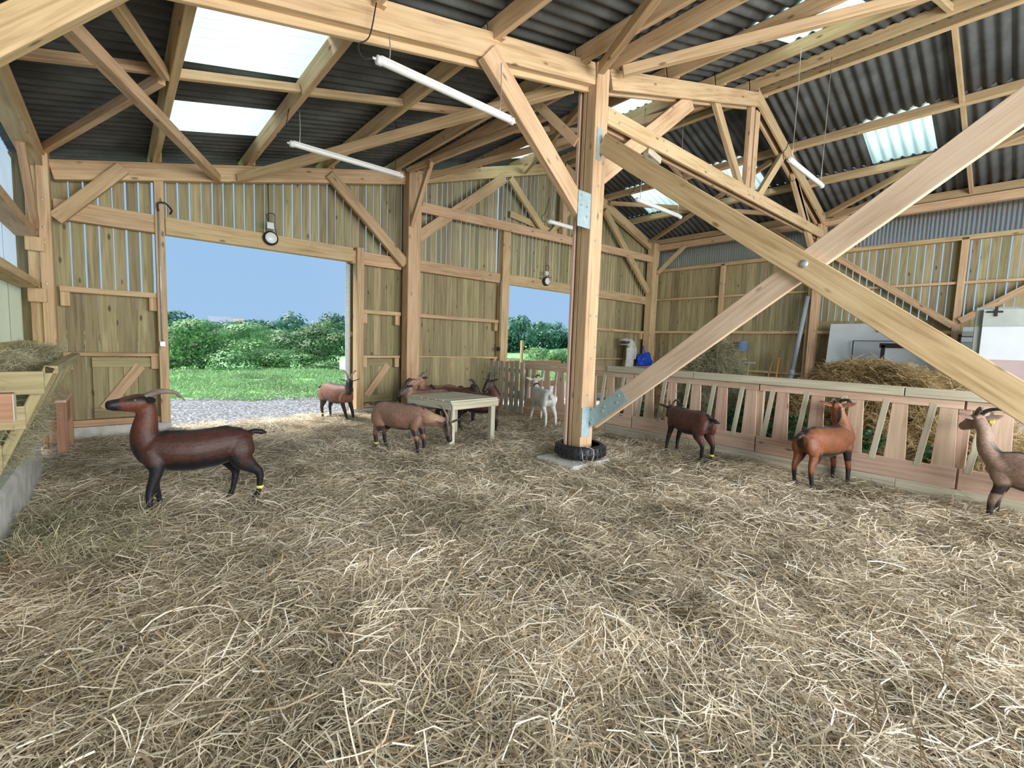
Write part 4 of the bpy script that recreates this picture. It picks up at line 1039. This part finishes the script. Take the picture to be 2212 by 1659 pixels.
# ------------------------------------------------------------------ goats
FEET0 = [(.31, .085), (.31, -.085), (-.36, .09), (-.36, -.09)]
def goat(label, origin, hd, poll, nose, feet, pal, horns=1.0, hcol='horn', scale=1.0, band=None, beltag=None, hornspread=1.0, tail=(-.13, .02), tailup=.02, collar=False, beard=False, earup=0.0):
    """origin world xy of body centre; hd heading degrees; poll/nose world points; feet world xy (front L, front R, hind L, hind R)"""
    t = thing('goat', label, 'goat', (origin[0], origin[1], 0), None, math.radians(hd))
    ca, sa = math.cos(math.radians(hd)), math.sin(math.radians(hd))
    def loc(p):
        dx, dy = p[0] - origin[0], p[1] - origin[1]
        q = (dx * ca + dy * sa, -dx * sa + dy * ca)
        return V((q[0], q[1], p[2])) if len(p) > 2 else q
    s = scale
    st = [(-.460, .575, .045, .04), (-.44, .575, .085, .08), (-.37, .575, .135, .115), (-.27, .562, .170, .130), (-.13, .540, .186, .150), (.03, .530, .190, .160),
          (.15, .538, .182, .148), (.25, .555, .172, .128), (.34, .578, .145, .105), (.405, .60, .095, .075)]
    pts = [V((a[0], 0, a[1])) * s for a in st]
    parts = [loft(pts, [a[3] * s for a in st], [a[2] * s for a in st], 22, up=(0, 0, 1))]
    # withers and hip ridges
    parts.append(loft([V((-.40, 0, .655)) * s, V((-.24, 0, .70)) * s, V((0, 0, .685)) * s, V((.22, 0, .695)) * s, V((.33, 0, .67)) * s], [x * s for x in (.025, .035, .03, .035, .03)], [x * s for x in (.025, .04, .033, .042, .04)], 12, up=(0, 0, 1)))
    P = loc(poll); Nz = loc(nose)
    nb = V((.33, 0, .585)) * s; d = (P - nb)
    mid1 = nb + d * .35 + V((.03, 0, -.02)) * s; mid2 = nb + d * .72 + V((.0, 0, .0))
    neck = crom([nb - V((.08, 0, .02)) * s, nb, mid1, mid2, P - (Nz - P).normalized() * .005 + V((0, 0, -.012))], 4)
    m_ = len(neck); rn = np.interp(np.linspace(0, 1, m_), [0, .25, .5, .75, 1], [.135, .13, .104, .078, .066]) * s
    parts.append(loft([V(q) for q in neck], list(rn * .72), list(rn), 18, up=(1, 0, .1)))
    h = (Nz - P); HL = h.length; h.normalize()
    up = V((0, 0, 1)) - h * h.z
    if up.length < .35:
        up = V((1, 0, 0)) - h * h.x
    up.normalize(); side = up.cross(h)
    hp = [(-.035, .0, .045, .045), (0.0, .0, .060, .064), (.22, -.006, .062, .072), (.45, -.012, .053, .064), (.68, -.018, .043, .050), (.86, -.020, .040, .043), (.98, -.020, .035, .036), (1.04, -.020, .022, .024)]
    hc = [P + h * (a[0] * HL if a[0] > 0 else a[0]) + up * a[1] for a in hp]
    parts.append(loft(hc, [a[2] * 1.0 * s for a in hp], [a[3] * 1.12 * s for a in hp], 18, up=tuple(up)))
    parts.append(loft([P + h * HL * .25 - up * .035, P + h * HL * .5 - up * .045, P + h * HL * .85 - up * .038], [.030 * s, .024 * s, .015 * s], [.03 * s, .024 * s, .014 * s], 12, up=tuple(up)))   # jaw
    # legs
    legs = []
    for i, ft in enumerate(feet):
        fx, fy = loc(ft); sg = 1 if i % 2 == 0 else -1
        if i < 2:
            bx = .325 * s; dx = fx - bx
            J = [(bx + .0, sg * .055, .58), (bx - .02, sg * .085, .47), (bx - .03 + dx * .15, sg * .088 + (fy - sg * .088) * .2, .385), (bx + .005 + dx * .52, (sg * .085 + fy) / 2, .225), (bx + dx * .9, fy, .085), (fx + .004, fy, .045), (fx + .018, fy, .012)]
            R1 = [.095, .080, .052, .034, .023, .026, .027]; R2 = [.055, .050, .040, .030, .021, .023, .023]
        else:
            bx = -.365 * s; dx = fx - bx
            J = [(bx + .04, sg * .055, .60), (bx + .035 + dx * .1, sg * .085, .50), (bx + .05 + dx * .40, sg * .095, .405), (bx + .0 + dx * .72, sg * .09 + (fy - sg * .09) * .4, .32), (fx - .040 - dx * .08, sg * .09 + (fy - sg * .09) * .7, .245), (fx - .022, fy, .09), (fx - .004, fy, .045), (fx + .012, fy, .012)]
            R1 = [.125, .128, .100, .060, .037, .024, .026, .027]; R2 = [.065, .068, .055, .040, .029, .021, .023, .023]
        Jp = crom([(a, b, c * (s if c > .3 else 1)) for a, b, c in J], 4); q = np.linspace(0, len(J) - 1, len(Jp))
        parts.append(loft([V(a) for a in Jp], list(np.interp(q, range(len(J)), R2) * s), list(np.interp(q, range(len(J)), R1) * s), 14, up=(1, 0, 0)))
        legs.append((fx, fy))
    # tail
    tb0 = V((-.43, 0, .655)) * s
    parts.append(loft([tb0 + V((.04, 0, -.01)), tb0 + V((tail[0] * .4, 0, tailup * .5 + .01)), tb0 + V((tail[0] * .8, 0, tailup)), tb0 + V((tail[0] * 1.15, tail[1], tailup - .015))], [.034, .034, .034, .010], [.026, .026, .030, .010], 10, up=(0, 0, 1)))
    # ears
    vs, fs = merge(parts)
    me = rawmesh('body', vs, fs)
    tmp = bpy.data.objects.new('body', me); COL.objects.link(tmp)
    rmod = tmp.modifiers.new('r', 'REMESH'); rmod.mode = 'VOXEL'; rmod.voxel_size = .0105
    sm = tmp.modifiers.new('s', 'SMOOTH'); sm.factor = .5; sm.iterations = 4
    dg = bpy.context.evaluated_depsgraph_get(); dg.update()
    me2 = bpy.data.meshes.new_from_object(tmp.evaluated_get(dg)); bpy.data.objects.remove(tmp)
    me2.polygons.foreach_set('use_smooth', [True] * len(me2.polygons))
    n_ = len(me2.vertices); co = np.zeros(n_ * 3); me2.vertices.foreach_get('co', co); co = co.reshape(-1, 3)
    def blend(c, col, w): return c * (1 - w[:, None]) + np.array(col) * w[:, None]
    sst = lambda x, a, b: np.clip((x - a) / (b - a), 0, 1) ** 2 * (3 - 2 * np.clip((x - a) / (b - a), 0, 1))
    jit = np.array([mnoise.noise(V(c) * 14) for c in co]) * .022
    X, Y_, Z = co[:, 0] / s, co[:, 1] / s, co[:, 2] / s
    c = np.tile(np.array(pal['coat']), (n_, 1))
    if 'shade' in pal: c = blend(c, pal['shade'], sst(Z + jit, .62, .42))  # tone change down the flank
    Zs = Z + jit
    body = (np.abs(X) < .47)
    wbelly = (1 - sst(Zs, pal.get('belly', .40) - .02, pal.get('belly', .40) + .03)) * (X > -.33) * (X < .40) * (Z > .30)
    c = blend(c, pal['dark'], wbelly * pal.get('wb', 1))
    wl_ = 1 - sst(Zs, pal.get('sock', .27) - .03, pal.get('sock', .27) + .05)
    c = blend(c, pal['dark'], wl_ * pal.get('ws', 1))
    wd_ = (1 - sst(np.abs(Y_) + jit * .5, pal.get('sw', .018), pal.get('sw', .018) + .03)) * sst(Z, .62, .66) * (X < .42)
    c = blend(c, pal['dark'], wd_ * pal.get('wd', 1))
    wt = sst(-X, .40, .435) * (1 - sst(np.abs(Y_), .03, .055)) * pal.get('wt', 1)
    c = blend(c, pal['dark'], wt * .9)
    wch = sst(X, .33, .41) * (1 - sst(Zs, .56, .72)) * (1 - sst(np.abs(Y_), .05, .09))
    c = blend(c, pal['dark'], wch * pal.get('wc', 0))
    # head and neck by distance along h
    rel = co - np.array(P); al = rel @ np.array(h); dd = np.linalg.norm(rel - np.outer(al, np.array(h)), axis=1)
    hd_ = (al > -.03) & (dd < .10)
    ff = al / HL; upv = rel @ np.array(up); sdv = np.abs(rel @ np.array(side))
    wn_ = np.zeros(n_); dn = np.array(P) - np.array(nb); tnn = ((co - np.array(nb)) @ dn) / (dn @ dn)
    wn_ = ((tnn > .2) & (X > .2)).astype(float) * (Z > .5)
    if 'neck' in pal: c = blend(c, pal['neck'], sst(tnn, .15, .6) * (X > .25) * (Z > .5))
    face = pal.get('face', pal['coat']); c = blend(c, face, hd_ * sst(al, -.03, .02))
    if 'mask' in pal:
        wm = hd_ * np.clip(sst(upv, .000, .020) + sst(ff, .55, .8), 0, 1); c = blend(c, pal['mask'], wm)
        c = blend(c, face, hd_ * (sst(sdv, .018, .024) * (1 - sst(sdv, .036, .042)) * (ff < .7) * sst(upv, .0, .02)) * .6)
    ca_ = me2.color_attributes.new('fur', 'FLOAT_COLOR', 'POINT')
    ca_.data.foreach_set('color', np.column_stack([np.clip(c, 0, 1), np.ones(n_)]).ravel())
    body_o = link('body', me2, t, 'fur')
    # ears
    for sg in (-1, 1):
        e0 = P + side * (sg * .050 * s) + up * .012 - h * .0
        dirv = (side * sg * 1.0 - h * .25 + up * (.24 + earup)).normalized()
        pts_e = [e0 - dirv * .02, e0 + dirv * .03, e0 + dirv * .08, e0 + dirv * .13, e0 + dirv * .155]
        v, f = loft(pts_e, [.010, .007, .006, .005, .002], [.016, .031, .037, .023, .004], 12, up=tuple(up * .8 + h * .45))
        me_ = rawmesh('ear', v, f, True); ca2 = me_.color_attributes.new('fur', 'FLOAT_COLOR', 'POINT')
        ce_ = pal.get('ear', face); ca2.data.foreach_set('color', np.tile(np.array([*ce_, 1.0]), (len(v), 1)).ravel())
        link('ear', me_, t, 'fur')
        ex = P + h * (HL * .30) + side * (sg * .050 * s) + up * .022 * s
        bb = loft([ex - side * sg * .012, ex - side * sg * .004, ex + side * sg * .003, ex + side * sg * .006], [.006, .014, .012, .004], [.006, .012, .010, .004], 12)
        link('eye', rawmesh('eye', *bb, True), t, 'eye')
        if horns > 0:
            k = horns; b0 = P + up * .045 * s + side * (sg * .022) + h * .015
            back = -h
            hpz = [b0 - up * .02, b0 + (up * .03 + back * .06) * k + side * sg * .006, b0 + (up * .045 + back * .14) * k + side * sg * .022 * hornspread, b0 + (up * .030 + back * .215) * k + side * sg * .045 * hornspread, b0 + (up * -.030 + back * .27) * k + side * sg * .065 * hornspread]
            cp = crom([tuple(q) for q in hpz], 5); rr = np.interp(np.linspace(0, 1, len(cp)), [0, .3, .7, 1], [.025, .021, .0145, .003])
            v, f = loft([V(q) for q in cp], list(rr * .75), list(rr * 1.1), 12, up=tuple(h))
            link('horn', rawmesh('horn', v, f, True), t, hcol)
    # hooves
    for i, (fx, fy) in enumerate(legs):
        v = []; f = []
        hv, hf = loft([V((fx + .006, fy, .040)), V((fx + .014, fy, .018)), V((fx + .020, fy, -.006))], [.021, .025, .026], [.024, .030, .034], 12, up=(1, 0, 0))
        link('hoof', rawmesh('hoof', hv, hf, True), t, 'hoof')
    if beard:
        q0 = P + h * HL * .45 - up * .05; v, f = loft([q0 + up * .02, q0 - V((0, 0, .03)), q0 - V((0, 0, .075)), q0 - V((0, 0, .11))], [.014, .014, .009, .002], [.014, .014, .009, .002], 8)
        me_ = rawmesh('beard', v, f, True); c2 = me_.color_attributes.new('fur', 'FLOAT_COLOR', 'POINT'); c2.data.foreach_set('color', np.tile(np.array([*pal['dark'], 1.0]), (len(v), 1)).ravel()); link('beard', me_, t, 'fur')
    if band is not None:
        fx, fy = legs[band]; zc = .115
        v, f = loft([V((fx - .028 if band > 1 else fx - .012, fy, zc - .013)), V((fx - .030 if band > 1 else fx - .012, fy, zc + .013))], [.030, .030], [.034, .034], 16, up=(1, 0, 0)); link('leg_band', rawmesh('leg_band', v, f, True), t, 'yellow')
    if collar:
        q = nb + d * .55; v, f = loft([q - d.normalized() * .012, q + d.normalized() * .012], [.068 * s] * 2, [.094 * s] * 2, 20, up=(1, 0, .1)); link('collar', rawmesh('collar', v, f, True), t, 'black')
    if beltag:
        e0 = P + side * (beltag * .10) - h * .02
        beamo = beam('ear_tag', None, e0 + V((0, 0, .01)), e0 - V((0, 0, .035)), .035, .005, 'yellow'); beamo.parent = t
    return t
BLK = (.012, .010, .012)
P_dark = dict(sw=.040, coat=(.056, .019, .012), shade=(.040, .014, .009), dark=(.010, .008, .010), belly=.455, sock=.36, face=(.13, .038, .02), mask=BLK, wc=1, neck=(.095, .030, .018), ear=(.02, .014, .014), wt=.3)
P_tan = dict(coat=(.27, .150, .105), dark=(.022, .017, .016), belly=.385, sock=.24, face=(.20, .13, .09), mask=(.025, .018, .016), neck=(.46, .30, .20), ear=(.09, .06, .045), wt=0, wb=.9)
P_red = dict(coat=(.22, .100, .066), dark=(.02, .015, .015), belly=.40, sock=.33, face=(.03, .022, .022), mask=BLK, ear=(.03, .02, .02))
P_choc = dict(coat=(.105, .040, .028), dark=(.016, .010, .010), belly=.42, sock=.27, face=(.06, .03, .022), mask=BLK, ear=(.03, .018, .015))
P_org = dict(coat=(.20, .066, .025), dark=(.014, .010, .010), belly=.43, sock=.20, face=(.30, .12, .05), ear=(.26, .11, .06), neck=(.33, .14, .07))
P_grey = dict(coat=(.235, .155, .115), dark=(.022, .017, .015), belly=.40, sock=.20, face=(.21, .14, .10), ear=(.22, .15, .11), neck=(.24, .165, .12), wt=0)
P_white = dict(coat=(.78, .78, .74), dark=(.78, .78, .74), face=(.74, .72, .67), ear=(.74, .66, .58))
P_pink = dict(coat=(.29, .145, .105), dark=(.03, .02, .02), belly=.36, sock=.2, face=(.38, .20, .14), ear=(.10, .05, .035), wd=.5)
# dark mahogany goat, left front
goat('dark mahogany goat with long curved horns, head raised, at the left front', (.52, 5.02), 180, (.165, 5.02, .995), (-.085, 4.99, 1.005),
     [(.16, 4.90), (.25, 5.16), (.82, 4.97), (1.0, 5.12)][:2] + [(.99, 4.93), (.80, 5.12)], P_dark, 1.05, 'horn', band=2, beard=False, tail=(-.14, 0), tailup=-.01)
goat('reddish goat with black face standing in the left doorway', (3.17, 8.82), -76, (3.27, 8.42, .80), (3.20, 8.24, .60),
     [(3.38, 8.50), (3.25, 8.50), (3.18, 9.14), (3.02, 9.12)], P_red, 1.0, 'horn', band=3, hornspread=1.6, tail=(-.13, -.03), tailup=-.03)
goat('tan goat with black socks grazing head down in front of the table', (3.00, 5.84), -66, (3.36, 5.20, .50), (3.36, 5.10, .27),
     [(3.22, 5.55), (3.08, 5.48), (2.96, 6.20), (2.80, 6.14)], P_tan, 1.05, 'horn', band=3, hornspread=1.3, tail=(-.15, .02), tailup=.02)
goat('brown goat looking left with head just above the table edge', (4.30, 7.30), 176, (3.89, 7.34, .77), (3.68, 7.34, .61),
     [(4.0, 7.22), (4.0, 7.40), (4.66, 7.20), (4.66, 7.38)], P_tan, .8, 'horndark', tail=(-.12, 0))
goat('pinkish brown goat with raised head behind the table', (4.92, 7.92), 176, (4.52, 7.92, .86), (4.29, 7.93, .75),
     [(4.62, 7.84), (4.62, 8.02), (5.28, 7.82), (5.28, 8.0)], P_pink, .75, 'horn', tail=(-.12, 0), beard=True)
goat('chocolate goat turning its dark head at the right of the table', (4.86, 6.52), -60, (4.97, 6.33, .93), (4.80, 6.30, .78),
     [(5.10, 6.28), (4.94, 6.18), (4.76, 6.90), (4.60, 6.80)], P_choc, .8, 'horndark', tail=(-.12, 0))
goat('brown goat standing behind the chocolate goat with small dark horns', (5.0, 7.40), -40, (5.22, 7.18, .76), (5.33, 7.08, .62),
     [(5.30, 7.25), (5.18, 7.12), (4.82, 7.70), (4.70, 7.56)], P_choc, .6, 'horndark', tail=(-.10, .04), tailup=.09)
goat('white goat looking through the feeding barrier', (6.50, 6.52), 63, (6.80, 7.10, .85), (6.93, 7.30, .80),
     [(6.55, 6.92), (6.74, 6.80), (6.27, 6.20), (6.42, 6.08)], P_white, .95, 'horn', tail=(-.14, .0), tailup=-.07, collar=True)
goat('dark chocolate goat with its head pushed through the barrier', (6.46, 3.36), 66, (6.76, 3.84, .66), (6.98, 4.02, .52),
     [(6.48, 3.72), (6.62, 3.62), (6.26, 3.06), (6.40, 2.98)], P_choc, .95, 'horn', band=3, tail=(-.15, -.03), tailup=-.03)
goat('orange-brown goat with black rump raising its head at the barrier', (6.56, 1.64), -18, (6.83, 1.62, .96), (7.02, 1.72, .91),
     [(6.92, 1.62), (6.84, 1.44), (6.26, 1.84), (6.20, 1.64)], P_org, .7, 'horndark', tail=(-.10, .03), tailup=-.04, hornspread=1.4)
goat('grey-tan goat with a yellow ear tag at the right edge', (6.55, -.16), 84, (6.70, .36, .99), (6.90, .50, .90),
     [(6.48, .20), (6.68, .16), (6.46, -.52), (6.66, -.54)], P_grey, .9, 'horndark', beltag=-1, tail=(-.12, 0), hornspread=1.4)

# ------------------------------------------------------------------ outside: trees, farmhouse
def tree_mesh(name, n, m, seed, leaf=.16):
    g = np.random.default_rng(seed); v = []; f = []
    lobes = [(g.normal(0, .34, 2), g.uniform(.28, .78), g.uniform(.20, .34)) for _ in range(22)]
    nrm = []
    for i in range(n):
        (lx, ly), lz, lr = lobes[i % len(lobes)]
        d_ = g.normal(0, 1, 3); d_ /= np.linalg.norm(d_)
        if d_[2] < -.5: d_[2] *= -1
        c = np.array([lx * .9, ly * .9, lz]) + d_ * lr * g.uniform(.75, 1.05) * np.array([1, 1, .72])
        a = V(d_); b = a.cross(V((g.normal(), g.normal(), g.normal()))).normalized(); a2 = a.cross(b)
        a = (a * .6 + b * g.normal(0, .4)); k = leaf * g.uniform(.5, 1.2) * .5
        o = len(v); C_ = V(c)
        v += [C_ - b * k, C_ + a2 * k * .8, C_ + b * k, C_ - a2 * k * .8]; f.append([o, o + 1, o + 2, o + 3])
    me = rawmesh(name, v, f)
    at = me.attributes.new('tone', 'FLOAT', 'FACE'); at.data.foreach_set('value', np.clip(g.normal(.5, .3, n), 0, 1)); me.materials.append(M[m]); return me
near_t = [tree_mesh('crown', 11000, 'tree', 500 + i, .036) for i in range(3)]
far_t = [tree_mesh('crown', 2200, 'treefar', 600 + i, .085) for i in range(3)]
def tree(label, x, yv, top, wdt, kind, i, group=None, base=None):
    zb = float(terrain(np.array(x), np.array(yv))) if base is None else base
    H = top - zb
    t = thing('leafy_tree', label, 'tree', (x, yv, zb), group); t.rotation_euler = (0, 0, i * 1.7)
    me = (near_t if kind == 'near' else far_t)[i % 3]
    o = bpy.data.objects.new('crown', me); COL.objects.link(o); o.parent = t; o.scale = (wdt * .92, wdt * .92, H * (1.04 if kind == 'near' else 1.25)); o['kind'] = 'stuff'; o.location = (0, 0, (-.05 if kind == 'near' else -.24) * H)
    v, f = loft([V((0, 0, 0)), V((.02 * H, 0, H * .3)), V((0, 0, H * .6))], [.05 * H, .035 * H, .012 * H], [.05 * H, .035 * H, .012 * H], 8); link('trunk', rawmesh('trunk', v, f, True), t, 'trunk')
near = [('big round green bush at the left of the left doorway view', 3.9, 34.5, 2.55, 5.2), ('broad green tree in the middle of the left doorway view', 10.9, 36.5, 2.75, 6.0),
        ('lower green bush between the two big trees in the left doorway', 7.3, 33.0, .95, 4.2), ('low bush at the right of the left doorway view by the white tank', 11.6, 30.5, .35, 4.0),
        ('greyer green tree behind the middle bush in the left doorway', 10.3, 47, 3.0, 4.6), ('small bush beyond the left door jamb', 1.6, 34.0, .3, 3.6),
        ('round dark green tree in the right doorway view', 32.2, 31.6, 1.25, 4.4), ('bright green bush at the right of the right doorway view', 34.5, 30.0, .70, 5.4),
        ('low hedge bush at the left of the right doorway view', 27.0, 31.4, -.1, 4.6), ('small bush between the stake and the round tree', 30.2, 31.8, .05, 4.0),
        ('pale grey-green shrub in the right doorway view', 29.2, 28.6, -.25, 3.2), ('bush hidden partly by the centre post', 37.5, 29.5, .9, 5),
        ('dense bush at the foot of the hedge in the left doorway', 8.6, 30.0, -.1, 3.8), ('leafy bush low at the left of the hedge', 5.2, 30.6, -.1, 3.8)]
for i, (lb, x, yv, top, wd2) in enumerate(near): tree(lb, x, yv, top + (.45 if i in (0, 1) else .6 if 6 <= i <= 11 else -.1), wd2, 'near', i)
far_spots = [(7.4, 110, 6.2, 11), (13.5, 104, 4.2, 9), (17.5, 103, 4.6, 9), (23.0, 97, 5.0, 10), (27.5, 90, 5.8, 9), (30.5, 86, 6.4, 9), (33.5, 84, 5.6, 9), (37, 86, 5.2, 9), (20, 108, 4.4, 9),
             (41, 88, 5.4, 9), (46, 88, 5.6, 9), (51, 88, 5.8, 9), (68, 80, 8.6, 9), (71, 84, 7.6, 9), (74.5, 83, 5.6, 8), (78, 83, 5.4, 8), (82, 83, 6.2, 8), (85, 84, 8.0, 9), (88.5, 83, 5.4, 8), (92, 82, 4.8, 8), (96, 80, 4.6, 8),
             (64, 82, 6.0, 8), (60, 84, 6.0, 8), (56, 86, 6.0, 8), (100, 78, 4.8, 8), (105, 76, 5, 8), (0, 112, 6, 10), (-7, 112, 6, 10)]
for i, (x, yv, top, wd2) in enumerate(far_spots): tree('distant hedge tree %s on the horizon' % ('seen through the left doorway' if x < 43 else 'seen through the right doorway'), x, yv, top, wd2, 'far', i, 'distant trees in the %s doorway view' % ('left' if x < 43 else 'right'))
fh = thing('farmhouse', 'distant farmhouse with slate and tiled roof seen over the bushes', 'building', (24.5, 160, 2))
def house(x0, x1, yv, z0, zw, zr, rm, win):
    block('wall', fh, (x0, yv, z0), (x1, yv + 7, zw), 'render')
    v = [(x0 - .3, yv - .4, zw), (x1 + .3, yv - .4, zw), (x1 + .3, yv + 7.4, zw), (x0 - .3, yv + 7.4, zw), (x0 - .3, yv + 3.5, zr), (x1 + .3, yv + 3.5, zr)]
    o = link('roof', rawmesh('roof', v, [[0, 1, 5, 4], [2, 3, 4, 5], [0, 4, 3], [1, 2, 5], [0, 3, 2, 1]]), None, rm); place(o, fh, Matrix.Identity(4))
    for x in win: block('window', fh, (x, yv - .05, zw - 1.3), (x + .8, yv + .02, zw - .3), 'black')
house(20.5, 26, 158, 2, 5.2, 6.9, 'roofslate', (22, 24)); house(26, 29.5, 158, 2, 5.2, 6.5, 'rooftile', (27.5,))
wt_ = thing('water_tank', 'white water tank on a cage at the right of the left doorway view', 'tank', (8.6, 22.2, -.05))
block('tank', wt_, (8.25, 21.7, .05), (9.25, 22.6, .62), 'panelwhite', ch=.05)
for i in range(6): block('bar', wt_, (8.25 + i * .19, 21.66, 0), (8.27 + i * .19, 21.68, .7), 'steel', axis=2)
for z in (.1, .4, .68): block('bar', wt_, (8.23, 21.65, z), (9.25, 21.67, z + .02), 'steel')
# meadow grass tufts beyond the gravel
grs = clump_collection('grass_tuft', [strand_mesh('grass_tuft', 60, .3, (.12, .30), (.008, .016), 'grass', 700 + i, .05, .7, .4) for i in range(4)])
n = 2600; p = np.stack([rng.uniform(-3, 30, n), 13.9 + 10 * rng.uniform(0, 1, n) ** 1.3], -1)
p[:, 1] += .5 * np.sin(p[:, 0] * 1.3) + rng.uniform(-.8, 0, n)
scatter('meadow_grass', grs, np.column_stack([p, np.full(n, -.02)]), np.column_stack([np.zeros(n), np.zeros(n), rng.uniform(0, 6.28, n)]), rng.uniform(.7, 1.3, n), 'bright green meadow grass beyond the gravel yard', 'grass')
